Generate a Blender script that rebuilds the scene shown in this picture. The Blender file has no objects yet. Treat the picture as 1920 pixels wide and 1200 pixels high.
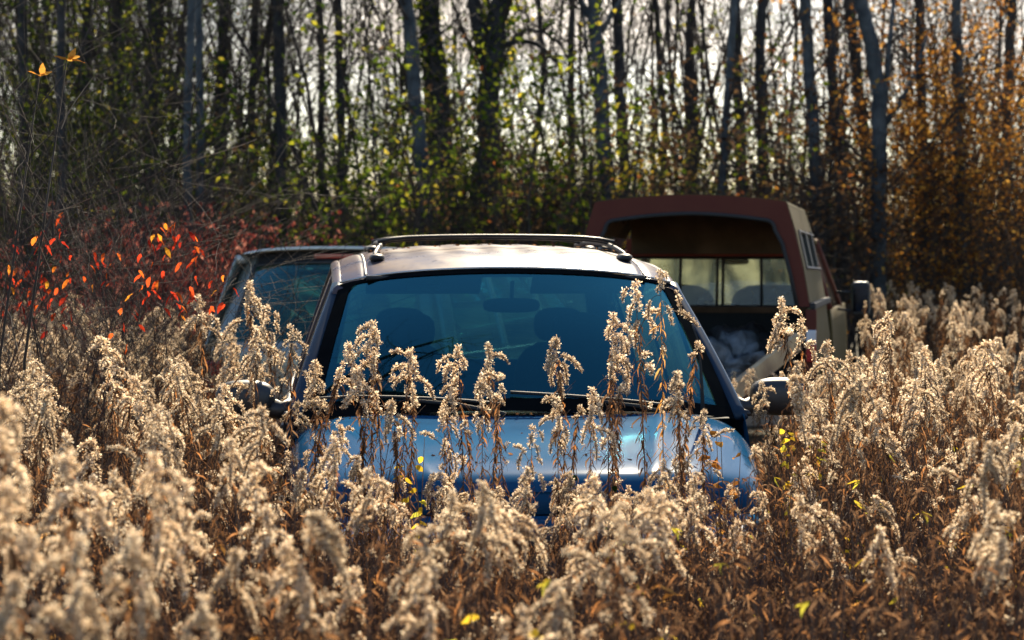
import bpy, math, random
from mathutils import Vector, Matrix, noise
R = random.Random(7)
sc = bpy.context.scene
COL = sc.collection
PI = math.pi
FPX, CX, HY, CAMZ = 4500.0, 960.0, 463.0, 1.73

def W(px, py, D):
    return Vector(((px - CX) / FPX * D, D, CAMZ - (py - HY) / FPX * D))

# ------------------------------------------------------------------ mesh helpers
class MB:
    def __init__(s): s.v = []; s.f = []; s.m = []; s.cur = 0
    def add(s, vs, fs):
        b = len(s.v); s.v.extend(vs)
        for f in fs: s.f.append(tuple(b + i for i in f)); s.m.append(s.cur)
    def box(s, c, d, rot=None):
        x, y, z = d[0] / 2, d[1] / 2, d[2] / 2
        vs = [Vector((i, j, k)) for i in (-x, x) for j in (-y, y) for k in (-z, z)]
        if rot: vs = [rot @ v for v in vs]
        c = Vector(c)
        s.add([tuple(v + c) for v in vs], [(0, 1, 3, 2), (4, 6, 7, 5), (0, 4, 5, 1), (2, 3, 7, 6), (0, 2, 6, 4), (1, 5, 7, 3)])
    def tube(s, pts, rad, n=6, cap=True, squash=1.0):
        pts = [Vector(p) for p in pts]
        if not hasattr(rad, '__len__'): rad = [rad] * len(pts)
        up = None; rings = []
        for i, p in enumerate(pts):
            a = pts[max(i - 1, 0)]; b = pts[min(i + 1, len(pts) - 1)]
            t = (b - a)
            if t.length < 1e-9: t = Vector((0, 0, 1))
            t.normalize()
            if up is None:
                up = Vector((0, 0, 1)) if abs(t.z) < .9 else Vector((1, 0, 0))
            sd = t.cross(up)
            if sd.length < 1e-6: sd = t.orthogonal()
            sd.normalize(); up = sd.cross(t).normalized()
            rings.append([tuple(p + rad[i] * (math.cos(2 * PI * k / n) * sd + squash * math.sin(2 * PI * k / n) * up)) for k in range(n)])
        vs = [v for r in rings for v in r]; fs = []
        for i in range(len(pts) - 1):
            for k in range(n):
                k2 = (k + 1) % n
                fs.append((i * n + k, i * n + k2, (i + 1) * n + k2, (i + 1) * n + k))
        if cap:
            fs.append(tuple(range(n - 1, -1, -1))); fs.append(tuple((len(pts) - 1) * n + k for k in range(n)))
        s.add(vs, fs)
    def grid(s, fn, nu, nv):
        vs = [tuple(fn(i / nu, j / nv)) for j in range(nv + 1) for i in range(nu + 1)]
        fs = [(j * (nu + 1) + i, j * (nu + 1) + i + 1, (j + 1) * (nu + 1) + i + 1, (j + 1) * (nu + 1) + i) for j in range(nv) for i in range(nu)]
        s.add(vs, fs)
    def lathe(s, prof, n=24, mat=None):
        vs = []; fs = []
        for (r, z) in prof:
            for k in range(n):
                v = Vector((r * math.cos(2 * PI * k / n), r * math.sin(2 * PI * k / n), z))
                vs.append(tuple(mat @ v) if mat else tuple(v))
        for i in range(len(prof) - 1):
            for k in range(n):
                k2 = (k + 1) % n
                fs.append((i * n + k, i * n + k2, (i + 1) * n + k2, (i + 1) * n + k))
        s.add(vs, fs)
    def blob(s, c, d, seed=0, amp=.0, nu=16, nv=10, p=1.0):
        def fn(u, v):
            th = 2 * PI * u; ph = PI * (v - .5)
            x, y, z = math.cos(ph) * math.cos(th), math.cos(ph) * math.sin(th), math.sin(ph)
            if p != 1.0:
                x, y, z = [math.copysign(abs(q) ** p, q) for q in (x, y, z)]
            k = 1 + amp * noise.noise(Vector((x * 1.7 + seed, y * 1.7, z * 1.7)) ) + amp * .5 * noise.noise(Vector((x * 5 + seed, y * 5, z * 5)))
            return (c[0] + d[0] * x * k, c[1] + d[1] * y * k, c[2] + d[2] * z * k)
        s.grid(fn, nu, nv)
    def build(s, name, mats, parent=None, smooth=False, bevel=0, solid=0, sub=0, loc=None):
        me = bpy.data.meshes.new(name); me.from_pydata([tuple(v) for v in s.v], [], s.f)
        if not isinstance(mats, (list, tuple)): mats = [mats]
        for m in mats: me.materials.append(m)
        if len(mats) > 1: me.polygons.foreach_set('material_index', s.m)
        if smooth: me.polygons.foreach_set('use_smooth', [True] * len(me.polygons))
        me.update()
        o = bpy.data.objects.new(name, me); COL.objects.link(o)
        if parent: o.parent = parent
        if loc is not None: o.location = loc
        if solid:
            q = o.modifiers.new('s', 'SOLIDIFY'); q.thickness = solid; q.offset = 0
        if bevel:
            q = o.modifiers.new('b', 'BEVEL'); q.width = bevel; q.segments = 3; q.limit_method = 'ANGLE'; q.angle_limit = .6
            me.polygons.foreach_set('use_smooth', [True] * len(me.polygons))
            w = o.modifiers.new('w', 'WEIGHTED_NORMAL')
        if sub:
            q = o.modifiers.new('d', 'SUBSURF'); q.levels = sub; q.render_levels = sub
        return o

def tag(o, label=None, cat=None, group=None, kind=None):
    if label: o['label'] = label
    if cat: o['category'] = cat
    if group: o['group'] = group
    if kind: o['kind'] = kind
    return o
def empty(name, loc=(0, 0, 0), rz=0):
    o = bpy.data.objects.new(name, None); COL.objects.link(o); o.location = loc; o.rotation_euler = (0, 0, rz)
    o.empty_display_size = .1
    return o
def copy_tree(o, kids, parent=None):
    c = o.copy(); COL.objects.link(c); c.parent = parent
    for k in kids:
        d = k.copy(); COL.objects.link(d); d.parent = c
    return c

# ------------------------------------------------------------------ materials
def mat(name):
    m = bpy.data.materials.new(name); m.use_nodes = True
    m.node_tree.nodes.clear(); return m, m.node_tree.nodes, m.node_tree.links
def ramp(N, stops):
    r = N.new('ShaderNodeValToRGB'); e = r.color_ramp.elements
    while len(e) > 1: e.remove(e[-1])
    e[0].position = stops[0][0]; e[0].color = (*stops[0][1], 1)
    for p, c in stops[1:]:
        q = e.new(p); q.color = (*c, 1)
    return r
def pbr(name, col, rough=.6, metal=0, coat=0, var=.25, scale=8, col2=None, spec=.5, bump=0, bscale=40, coords='Object'):
    m, N, L = mat(name)
    o = N.new('ShaderNodeOutputMaterial'); b = N.new('ShaderNodeBsdfPrincipled'); L.new(b.outputs[0], o.inputs[0])
    tc = N.new('ShaderNodeTexCoord'); n = N.new('ShaderNodeTexNoise'); n.inputs['Scale'].default_value = scale; n.inputs['Detail'].default_value = 6
    L.new(tc.outputs[coords], n.inputs[0])
    c2 = col2 or tuple(c * (1 - var) for c in col)
    r = ramp(N, [(.35, c2), (.65, col)]); L.new(n.outputs[0], r.inputs[0]); L.new(r.outputs[0], b.inputs['Base Color'])
    b.inputs['Roughness'].default_value = rough; b.inputs['Metallic'].default_value = metal
    b.inputs['Coat Weight'].default_value = coat; b.inputs['Specular IOR Level'].default_value = spec
    if bump:
        n2 = N.new('ShaderNodeTexNoise'); n2.inputs['Scale'].default_value = bscale; n2.inputs['Detail'].default_value = 5
        L.new(tc.outputs[coords], n2.inputs[0])
        bp = N.new('ShaderNodeBump'); bp.inputs['Strength'].default_value = bump; bp.inputs['Distance'].default_value = .02
        L.new(n2.outputs[0], bp.inputs['Height']); L.new(bp.outputs[0], b.inputs['Normal'])
    return m
def leafmat(name, stops, trans=.5, rough=None):
    """thin leaf / fluff: diffuse + translucent, colour random per leaf"""
    m, N, L = mat(name)
    o = N.new('ShaderNodeOutputMaterial'); g = N.new('ShaderNodeNewGeometry')
    r = ramp(N, stops); L.new(g.outputs['Random Per Island'], r.inputs[0])
    oi = N.new('ShaderNodeObjectInfo'); hs = N.new('ShaderNodeHueSaturation')
    mr = N.new('ShaderNodeMapRange'); mr.inputs[3].default_value = .8; mr.inputs[4].default_value = 1.2
    L.new(oi.outputs['Random'], mr.inputs[0]); L.new(mr.outputs[0], hs.inputs['Value']); L.new(r.outputs[0], hs.inputs['Color'])
    d = N.new('ShaderNodeBsdfDiffuse'); t = N.new('ShaderNodeBsdfTranslucent'); mx = N.new('ShaderNodeMixShader')
    mx.inputs[0].default_value = trans
    L.new(hs.outputs[0], d.inputs[0]); L.new(hs.outputs[0], t.inputs[0])
    L.new(d.outputs[0], mx.inputs[1]); L.new(t.outputs[0], mx.inputs[2])
    last = mx
    if rough:
        gl = N.new('ShaderNodeBsdfGlossy'); gl.inputs['Roughness'].default_value = rough
        m2 = N.new('ShaderNodeMixShader'); m2.inputs[0].default_value = .06
        L.new(mx.outputs[0], m2.inputs[1]); L.new(gl.outputs[0], m2.inputs[2]); last = m2
    L.new(last.outputs[0], o.inputs[0])
    return m
def glassmat(name, tint, dirt=.05, dirtcol=(.35, .32, .26), refl=1.0, rough=.02, dscale=6, gcol=(1, 1, 1)):
    m, N, L = mat(name)
    o = N.new('ShaderNodeOutputMaterial')
    t = N.new('ShaderNodeBsdfTransparent'); t.inputs[0].default_value = (*tint, 1)
    g = N.new('ShaderNodeBsdfGlossy'); g.inputs['Roughness'].default_value = rough
    g.inputs[0].default_value = (*gcol, 1)
    fr = N.new('ShaderNodeFresnel'); fr.inputs[0].default_value = 1.5
    mu = N.new('ShaderNodeMath'); mu.operation = 'MULTIPLY'; mu.inputs[1].default_value = refl; mu.use_clamp = True
    L.new(fr.outputs[0], mu.inputs[0])
    mx = N.new('ShaderNodeMixShader'); L.new(mu.outputs[0], mx.inputs[0]); L.new(t.outputs[0], mx.inputs[1]); L.new(g.outputs[0], mx.inputs[2])
    d = N.new('ShaderNodeBsdfDiffuse'); d.inputs[0].default_value = (*dirtcol, 1)
    tr = N.new('ShaderNodeBsdfTranslucent'); tr.inputs[0].default_value = (*dirtcol, 1)
    dm = N.new('ShaderNodeMixShader'); dm.inputs[0].default_value = .5; L.new(d.outputs[0], dm.inputs[1]); L.new(tr.outputs[0], dm.inputs[2])
    tc = N.new('ShaderNodeTexCoord'); n = N.new('ShaderNodeTexNoise'); n.inputs['Scale'].default_value = dscale; n.inputs['Detail'].default_value = 8
    L.new(tc.outputs['Object'], n.inputs[0])
    mr = N.new('ShaderNodeMapRange'); mr.inputs[1].default_value = .3; mr.inputs[2].default_value = .75; mr.inputs[3].default_value = dirt * .4; mr.inputs[4].default_value = dirt * 1.5
    L.new(n.outputs[0], mr.inputs[0])
    m2 = N.new('ShaderNodeMixShader'); L.new(mr.outputs[0], m2.inputs[0]); L.new(mx.outputs[0], m2.inputs[1]); L.new(dm.outputs[0], m2.inputs[2])
    L.new(m2.outputs[0], o.inputs[0])
    return m
def paintmat(name, col, dust=(.30, .24, .17), dustf=.35, metal=.3, rough=.28, coat=1.0, spec=.5):
    """car paint with settled dust on the upward faces (noise-broken)"""
    m, N, L = mat(name)
    o = N.new('ShaderNodeOutputMaterial'); b = N.new('ShaderNodeBsdfPrincipled'); L.new(b.outputs[0], o.inputs[0])
    tc = N.new('ShaderNodeTexCoord'); n = N.new('ShaderNodeTexNoise'); n.inputs['Scale'].default_value = 2.5; n.inputs['Detail'].default_value = 10
    n.inputs['Roughness'].default_value = .65
    L.new(tc.outputs['Object'], n.inputs[0])
    mr = N.new('ShaderNodeMapRange'); mr.inputs[1].default_value = .35; mr.inputs[2].default_value = .75; mr.inputs[3].default_value = dustf * .35; mr.inputs[4].default_value = dustf * 1.3
    L.new(n.outputs[0], mr.inputs[0])
    mix = N.new('ShaderNodeMix'); mix.data_type = 'RGBA'
    mix.inputs['A'].default_value = (*col, 1); mix.inputs['B'].default_value = (*dust, 1)
    L.new(mr.outputs[0], mix.inputs['Factor']); L.new(mix.outputs['Result'], b.inputs['Base Color'])
    b.inputs['Specular IOR Level'].default_value = spec
    b.inputs['Metallic'].default_value = metal; b.inputs['Coat Weight'].default_value = coat; b.inputs['Coat Roughness'].default_value = .06
    r2 = N.new('ShaderNodeMapRange'); r2.inputs[3].default_value = rough; r2.inputs[4].default_value = rough + (.3 if dustf > .1 else .08)
    L.new(mr.outputs[0], r2.inputs[0]); L.new(r2.outputs[0], b.inputs['Roughness'])
    return m

M = {}
M['blue'] = paintmat('blue_paint', (.002, .055, .135), dustf=.04, metal=0, rough=.12, coat=0, spec=.04)
M['roofblue'] = paintmat('blue_roof_paint', (.010, .04, .11), dustf=.8, metal=0, rough=.15, coat=.02, spec=.07, dust=(.15, .09, .045))
M['teal'] = paintmat('dull_teal_paint', (.14, .18, .18), dustf=.2)
M['navy'] = paintmat('navy_pillar_paint', (.006, .024, .05), dustf=.05, metal=0, rough=.25, coat=0, spec=.1)
M['palegreen'] = paintmat('pale_roof_and_sunlit_edge', (.45, .47, .44), dustf=.3)  # pale roof paint; on the roof edge tube it stands in for sunlight
M['maroon'] = paintmat('maroon_paint', (.075, .018, .014), dust=(.14, .05, .03), dustf=.3, metal=0, rough=.6, coat=0, spec=.12)
M['olive'] = paintmat('faded_tan_paint', (.060, .046, .018), dust=(.12, .09, .04), dustf=.4, metal=0, rough=.6, coat=0, spec=.08)
M['black'] = pbr('black_plastic', (.018, .019, .021), .45, var=.4)
M['matte'] = pbr('matte_black', (.006, .007, .008), 1, spec=0)
M['rubber'] = pbr('rubber', (.012, .012, .013), .75)
M['chrome'] = pbr('dull_metal', (.45, .46, .47), .3, metal=.9)
M['rack'] = pbr('rack_metal', (.02, .02, .02), .5, spec=.25)
M['inner'] = pbr('dark_trim', (.022, .024, .027), .85)
M['seat'] = pbr('grey_upholstery', (.04, .044, .05), .95, scale=60)
M['liner'] = pbr('cap_lining', (.20, .11, .06), .95, scale=4, var=.5)
M['wind'] = glassmat('windscreen_glass', (.08, .27, .29), dirt=.05, dirtcol=(.04, .14, .17), refl=2.8, gcol=(.09, .46, .62), dscale=3)
M['rearteal'] = glassmat('teal_rear_glass', (.42, .72, .66), dirt=.05, dirtcol=(.2, .3, .27), refl=1.3, gcol=(.2, .55, .62))
M['glass'] = glassmat('clear_glass', (.66, .84, .80), dirt=.10, dirtcol=(.30, .34, .27))
M['privacy'] = glassmat('tinted_glass', (.30, .42, .42), dirt=.08, dirtcol=(.2, .26, .25))
M['dirtyglass'] = glassmat('dirty_side_glass', (.5, .55, .5), dirt=.55, dirtcol=(.38, .31, .22), dscale=4)
M['fogglass'] = glassmat('fogged_glass', (.80, .86, .72), dirt=.42, dirtcol=(.62, .64, .46), dscale=2.5)
M['mirror'] = pbr('mirror_glass', (.04, .05, .07), .06, metal=1, var=.05)
M['redlens'] = pbr('red_lens', (.35, .015, .012), .25, coat=.6)
M['whitelens'] = pbr('clear_lens', (.6, .6, .62), .2, coat=.6)
M['tyre'] = pbr('tyre_rubber', (.02, .02, .02), .85, var=.3)
M['wood'] = pbr('weathered_board', (.46, .32, .17), .8, scale=5, col2=(.24, .15, .08), bump=.3, bscale=30)
M['bag'] = pbr('torn_plastic', (.15, .17, .19), .5, scale=7, col2=(.015, .02, .025), bump=.8, bscale=14)
M['sack'] = pbr('dark_sack', (.035, .035, .04), .6, bump=.8, bscale=12)
M['label'] = pbr('paper_label', (.35, .38, .33), .7)
M['bark'] = pbr('bark', (.045, .042, .042), .95, scale=6, col2=(.016, .015, .016), bump=.6, bscale=20)
M['palebark'] = pbr('pale_bark', (.075, .085, .09), .9, scale=5, col2=(.022, .027, .032), bump=.4, bscale=18)
M['twig'] = pbr('twig', (.065, .052, .044), .9, scale=6, col2=(.03, .024, .02), spec=.2)
M['redtwig'] = pbr('red_brown_twig', (.06, .028, .022), .8, scale=6, spec=.3)
M['stem'] = pbr('dry_stem', (.11, .06, .03), .8, scale=12, col2=(.045, .022, .014))
M['fluff'] = leafmat('seed_fluff', [(0, (.20, .12, .065)), (.4, (.62, .45, .28)), (1, (.98, .87, .67))], .57)
M['core'] = pbr('seed_core', (.22, .15, .09), .9, scale=90, col2=(.12, .07, .04))
M['dryleaf'] = leafmat('dry_leaf', [(0, (.05, .027, .016)), (.5, (.11, .055, .03)), (.85, (.26, .15, .08)), (1, (.46, .19, .06))], .45)
M['goldleaf'] = leafmat('golden_dry_leaf', [(0, (.30, .13, .03)), (.6, (.50, .25, .07)), (1, (.62, .38, .12))], .5)
M['yellow'] = leafmat('yellow_leaf', [(0, (.42, .30, .03)), (.5, (.65, .42, .03)), (1, (.35, .36, .05))], .55)
M['green'] = leafmat('green_leaf', [(0, (.02, .04, .008)), (.45, (.08, .12, .014)), (.85, (.25, .27, .02)), (1, (.58, .46, .05))], .62)
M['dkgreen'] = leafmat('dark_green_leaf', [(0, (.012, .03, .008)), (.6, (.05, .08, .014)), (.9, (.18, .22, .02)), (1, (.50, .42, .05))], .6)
M['orange'] = leafmat('orange_leaf', [(0, (.10, .04, .012)), (.5, (.34, .14, .024)), (.85, (.60, .29, .05)), (1, (.85, .50, .10))], .65)
M['red'] = leafmat('red_leaf', [(0, (.16, .012, .01)), (.5, (.42, .04, .015)), (.85, (.60, .13, .02)), (1, (.62, .30, .03))], .6)
M['pinkred'] = leafmat('dull_red_leaf', [(0, (.07, .014, .012)), (.6, (.17, .035, .03)), (1, (.42, .17, .12))], .55)
M['brownleaf'] = leafmat('brown_leaf', [(0, (.045, .027, .018)), (.6, (.13, .075, .04)), (.93, (.24, .14, .06)), (1, (.50, .14, .03))], .55)
M['grass'] = leafmat('dry_grass', [(0, (.10, .10, .03)), (.5, (.22, .17, .06)), (1, (.36, .26, .12))], .45)

def leafblade(mb, p, d, L, w, rnd, droop=1.0, seg=3, curl=.6):
    """curled narrow blade"""
    d = d.normalized(); side = d.cross(Vector((0, 0, 1)))
    if side.length < .05: side = Vector((1, 0, 0))
    side.normalize(); side = Matrix.Rotation(rnd.uniform(-1.3, 1.3), 3, d) @ side
    vs = []; q = Vector(p)
    for k in range(seg + 1):
        t = k / seg; ww = w * (math.sin(PI * (.12 + .83 * t))) * .5
        vs.append(tuple(q - side * ww)); vs.append(tuple(q + side * ww))
        d = (d + Vector((rnd.uniform(-curl, curl), rnd.uniform(-curl, curl), -droop * .45 + rnd.uniform(-curl, curl) * .6))).normalized()
        side = (side + Vector((rnd.uniform(-.5, .5), rnd.uniform(-.5, .5), rnd.uniform(-.5, .5)))).normalized()
        q = q + d * L / seg
    mb.add(vs, [(2 * k, 2 * k + 1, 2 * k + 3, 2 * k + 2) for k in range(seg)])

# ------------------------------------------------------------------ vehicles
def lerp(a, b, t): return a + (b - a) * t
def interp(x, tab):
    if x <= tab[0][0]: return tab[0][1]
    for (a, p), (b, q) in zip(tab, tab[1:]):
        if x <= b:
            t = (x - a) / (b - a); t = t * t * (3 - 2 * t) if len(tab) < 4 else t
            return p + (q - p) * t
    return tab[-1][1]
def smooth_interp(x, tab):
    """Catmull-Rom through the table"""
    n = len(tab)
    if x <= tab[0][0]: return tab[0][1]
    if x >= tab[-1][0]: return tab[-1][1]
    for i in range(n - 1):
        if tab[i][0] <= x <= tab[i + 1][0]: break
    x0, y0 = tab[i]; x1, y1 = tab[i + 1]
    m0 = (y1 - tab[i - 1][1]) / (x1 - tab[i - 1][0]) if i > 0 else (y1 - y0) / (x1 - x0)
    m1 = (tab[i + 2][1] - y0) / (tab[i + 2][0] - x0) if i < n - 2 else (y1 - y0) / (x1 - x0)
    h = x1 - x0; t = (x - x0) / h
    return (2*t**3 - 3*t*t + 1) * y0 + (t**3 - 2*t*t + t) * h * m0 + (-2*t**3 + 3*t*t) * y1 + (t**3 - t*t) * h * m1

def add_wheel(parent, x, y, r=.33, w=.21):
    s = 1 if x > 0 else -1
    rot = Matrix.Translation((x, y, r)) @ Matrix.Rotation(PI / 2 * s, 4, 'Y')
    hub = MB(); hub.lathe([(.0, w*.30), (.06, w*.32), (.08, w*.22), (.17, w*.2), (.2, w*.42), (.215, w*.45), (.215, -w*.4)], 28, rot)
    wh = hub.build('wheel', M['chrome'], parent, True)
    t = MB(); t.lathe([(.215, -w*.42), (.24, -w*.5), (r-.03, -w*.5), (r-.005, -w*.4), (r, -w*.25), (r, w*.25), (r-.005, w*.4), (r-.03, w*.5), (.24, w*.5), (.215, w*.45)], 32, rot)
    t.build('tyre', M['tyre'], wh, True)

LEN = 4.95
def make_van(name, loc, rz, paint, roofp, label, front_detail=True, wmat='wind', side='dirtyglass', rear='glass', flat=0.0):
    root = empty(name, loc, rz); tag(root, label, 'van')
    Wt = [(0, .80), (.25, .87), (.6, .915), (1.0, .94), (2.5, .95), (4.2, .945), (4.7, .92), (LEN, .86)]
    Zt = [(0, .70), (.03, .765), (.08, .815), (.16, .845), (.4, .893), (.75, .96), (1.1, 1.01), (2, 1.02), (LEN, 1.02)]
    Wf = lambda y: smooth_interp(y, Wt); Zf = lambda y: smooth_interp(y, Zt)
    def sec(y, th, n=6.5):          # superelliptic half section, th 0 (right side, waist) .. pi (left side)
        c, s_ = math.cos(th), math.sin(th)
        w = Wf(y); zc = .48; h = Zf(y) - zc
        return Vector((w * math.copysign(abs(c) ** (2 / n), c), y, zc + h * abs(s_) ** (2 / n)))
    # front end: fenders and cowl
    b = MB()
    def fn(u, v):
        y = 0.0 + 1.22 * v
        th = PI * u
        p = sec(y, th)
        if v == 0: p.y = .0
        # bow the nose in plan
        p.y += .20 * (abs(p.x) / .9) ** 3 * (1 - v) ** 1.5
        return p
    b.grid(fn, 72, 26)
    b.build('front_fenders', paint, root, True, solid=.004)
    # hood proper, 4 mm proud, with crease lines
    h = MB()
    def fn(u, v):
        a = (u - .5) * 2
        y = lerp(.035, .985 + .10 * a * a, v)
        x = a * lerp(.66, .80, v)
        w = Wf(y); zc = .48; hh = Zf(y) - zc
        z = zc + hh * max(1 - (abs(x) / w) ** 6.5, .001) ** (1 / 6.5)
        yy = y + .20 * (abs(x) / .9) ** 3 * (1 - y / 1.22) ** 1.5
        crease = .007 * math.exp(-((abs(a) - .62 - .1 * v) / .05) ** 2)
        rim = .006 * (1 if (.02 < u < .98) else 0)
        return Vector((x, yy, z + .004 + crease + rim))
    h.grid(fn, 60, 30); h.build('hood', paint, root, True)
    # sides below the belt line
    for s in (-1, 1):
        b = MB()
        def fn(u, v):
            y = lerp(.0, LEN - .05, u)
            w = Wf(y); top = min(Zf(y) - .12, .9) if y < 1.15 else 1.0
            z = lerp(.26, top, v)
            if y < 1.15: z = lerp(.26, .49, v)
            x = w + .012 * math.sin(PI * min((z - .26) / .74, 1)) - .05 * max(0, (.45 - z) / .2) ** 2 - (.02 * max(0, (z - .8) / .2) ** 2 if y >= 1.15 else 0)
            # wheel arches
            for yc in (.92, 3.88):
                d = math.hypot(y - yc, (z - .33))
                if d < .40:
                    k = .40 / max(d, .01)
                    z2 = .33 + (z - .33) * k; y = yc + (y - yc) * k
                    if z2 > .26: z = z2
                    z = max(z, .26)
            yy = y + .20 * (w / .9) ** 3 * (1 - min(y, 1.22) / 1.22) ** 1.5
            return Vector((s * x, yy, z))
        b.grid(fn, 110, 16); b.build('side_panel', paint, root, True, solid=.004)
        # side moulding, door gaps, handles
        t = MB(); t.box((s * .965, 2.75, .55), (.022, 2.6, .07)); t.build('side_moulding', M['black'], root, bevel=.006)
        t = MB()
        for y in (1.35, 2.38, 3.5): t.box((s * .9535, y, .68), (.008, .007, .62))
        t.build('door_gap', M['rubber'], root)
        for y in (2.2, 2.6):
            t = MB(); t.box((s * .965, y, .88), (.03, .17, .035)); t.build('door_handle', M['black'], root, bevel=.01)
    # greenhouse geometry
    yb = lambda a: .99 + .17 * a * a                # windscreen base
    yt = lambda a: 1.80 + .09 * a * a
    zc_t = [(0, 1.630), (.03, 1.656), (.07, 1.682), (.14, 1.708), (.24, 1.728), (.42, 1.742), (.75, 1.735 + .3 * flat), (1, 1.695 + flat)]
    def roofz(v, a): return smooth_interp(v, zc_t) - (.05 - .4 * flat) * a * a - (.045 - .3 * flat) * abs(a) ** 7
    HWt = .735
    def side_pt(y, t, s):
        v = min(max((y - 1.89) / (LEN - .22 - 1.89), 0), 1)
        zt = roofz(v, 1)
        ww = .935 - .015 * max(0, (y - 3.9))
        x = ww - (ww - (HWt - .0)) * (.82 * t + .18 * t * t)
        return Vector((s * x, y, lerp(1.0, zt, t)))
    def wpt(a, v, out=0.0, ex=0.0):
        aa = a * (1 + ex)
        xb, xt = .895, .722
        x = aa * lerp(xb, xt, v)
        y = lerp(yb(a), yt(a), v)
        zb = 1.015 - .035 * a * a - .02 * a ** 6
        zt = 1.628 - .05 * a * a - .02 * a ** 6
        z = lerp(zb, zt, v)
        bul = .025 * math.sin(PI * v)
        return Vector((x, y - bul * .7 - out * .6, z + bul * .7 + out * .8))
    g = MB()
    def fn(u, v):
        a = (u - .5) * 2
        # rounded corners
        return wpt(a, .035 + v * .945)
    g.grid(fn, 40, 20)
    ws = g.build('windshield', M[wmat], root, True)
    # black ceramic border of the windscreen
    fr = MB()
    def strip(a0, v0, a1, v1, w0, n=30, horizontal=True):
        def fn(u, v):
            if horizontal:
                a = lerp(a0, a1, u); vv = v0 + v * w0
            else:
                vv = lerp(v0, v1, u); a = a0 + v * w0
            return wpt(a, vv, .004)
        fr.grid(fn, n, 2)
    strip(-1, .965, 1, .965, .03); strip(-1, .02, 1, .02, .075)
    strip(-.93, .095, -.93, .965, -.07, 20, False); strip(.93, .095, .93, .965, .07, 20, False)
    # rounded upper corners
    for s in (-1, 1):
        pts = [(.94, .965 - .13)] + [(.94 - .06 * (1 - math.cos(k * PI / 12)), .965 - .13 + .13 * math.sin(k * PI / 12)) for k in range(7)]
        vs = [wpt(s * .955, .965, .0045)] + [wpt(s * p[0], p[1], .0045) for p in pts]
        fr.add([tuple(v) for v in vs], [(0, i, i + 1) for i in range(1, len(vs) - 1)])
    fr.build('windshield_border', M['matte'], ws, False)
    # A pillars
    for s in (-1, 1):
        p = MB(); pts = []; rr = []
        for k in range(15):
            v = k / 14
            q = wpt(s, v, 0, .0); q2 = side_pt(lerp(1.20, 1.95, v), lerp(0.0, 1.0, v), s)
            pts.append((q * .45 + q2 * .55) + Vector((0, .0, 0))); rr.append(.030)
        p.tube(pts, rr, 12, True, .55)
        p.build('windshield_pillar', M['navy'] if front_detail else paint, root, True)
    # roof
    r = MB()
    def rfn(u, v):
        a = (u - .5) * 2
        # ditch near the edges
        y = lerp(yt(a) + .005, LEN - .22, v)
        z = roofz(v, a)
        d = abs(abs(a) - .83)
        z -= .010 * math.exp(-(d / .018) ** 2)
        if abs(a) < .7 and .12 < v < .92: z += .0022 * math.cos(a * 9 * PI)
        return Vector((a * HWt, y, z))
    r.grid(rfn, 120, 60); r.build('roof', roofp, root, True)
    t = MB()
    for s in (-1, 1):
        t.tube([rfn(.5 + s * .415, k / 20) + Vector((0, 0, .002)) for k in range(21)], .007, 6)
    t.build('roof_ditch_strip', M['black'], root, True)
    t = MB()
    t.tube([wpt(a / 12, 1.0, .004) + Vector((0, .004, .004)) for a in range(-12, 13)], .006, 6)
    t.build('windshield_trim', M['chrome'], root, True)
    # roof rail edge
    for s in (-1, 1):
        p = MB(); p.tube([side_pt(lerp(1.85, LEN - .22, k / 24), 1.0, s) + Vector((-s * .012, 0, -.022)) for k in range(25)], .033, 10)
        p.build('roof_side_rail', roofp, root, True)
        # B C D pillars
        for (y0, y1, y2, y3, nm) in ((2.32, 2.44, 2.34, 2.46, 'door_pillar'), (3.46, 3.56, 3.46, 3.56, 'door_pillar'), (4.62, 4.90, 4.48, 4.73, 'rear_pillar')):
            p = MB(); p.grid(lambda u, v: side_pt(lerp(lerp(y0, y2, v), lerp(y1, y3, v), u), v, s) + Vector((s * .004, 0, 0)), 4, 12)
            p.build(nm, roofp if nm != 'rear_pillar' else paint, root, True, solid=.012)
        # side windows
        for (y0, y1, y2, y3) in ((1.24, 2.32, 1.98, 2.34), (2.44, 3.46, 2.46, 3.46), (3.56, 4.62, 3.56, 4.48)):
            p = MB(); p.grid(lambda u, v: side_pt(lerp(lerp(y0, y2, v), lerp(y1, y3, v), u), .02 + v * .93, s), 12, 12)
            p.build('side_window', M[side], root, True)
        p = MB(); p.tube([side_pt(lerp(1.2, 4.85, k / 12), .0, s) + Vector((s * .012, 0, .0)) for k in range(13)], .014, 6); p.build('belt_moulding', M['black'], root, True)
    # tail gate
    tg = MB()
    def tfn(u, v, o=0):
        a = (u - .5) * 2
        z = lerp(.45, roofz(1, a * .985) - .006, v)
        y = LEN + .02 - .06 * a * a - max(0, z - 1.0) ** 1.2 * .50 + o
        w = lerp(.86, .84, min(v / .5, 1)) if z < 1.0 else lerp(.855, .725, min(1, (z - 1.0) / .62))
        return Vector((a * w, y, z))
    def patch(mb, u0, u1, v0, v1, o, nu=16, nv=10): mb.grid(lambda u, v: tfn(lerp(u0, u1, u), lerp(v0, v1, v), o), nu, nv)
    patch(tg, 0, 1, 0, .5, 0); patch(tg, 0, .065, .5, 1, 0, 3); patch(tg, .935, 1, .5, 1, 0, 3); patch(tg, .065, .935, .93, 1, 0, 16, 3)
    tgo = tg.build('tailgate', paint, root, True, solid=.01)
    rg = MB(); patch(rg, .065, .935, .5, .93, .001); rgo = rg.build('rear_window', M[rear], root, True)
    dl = MB()
    for k in range(9):
        v = .57 + k * .034
        dl.tube([tfn(lerp(.12, .88, i / 12), v, -.002) for i in range(13)], .0012, 3)
    dl.build('defroster_lines', M['redlens'] if False else M['liner'], rgo)
    gk = MB()
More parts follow.
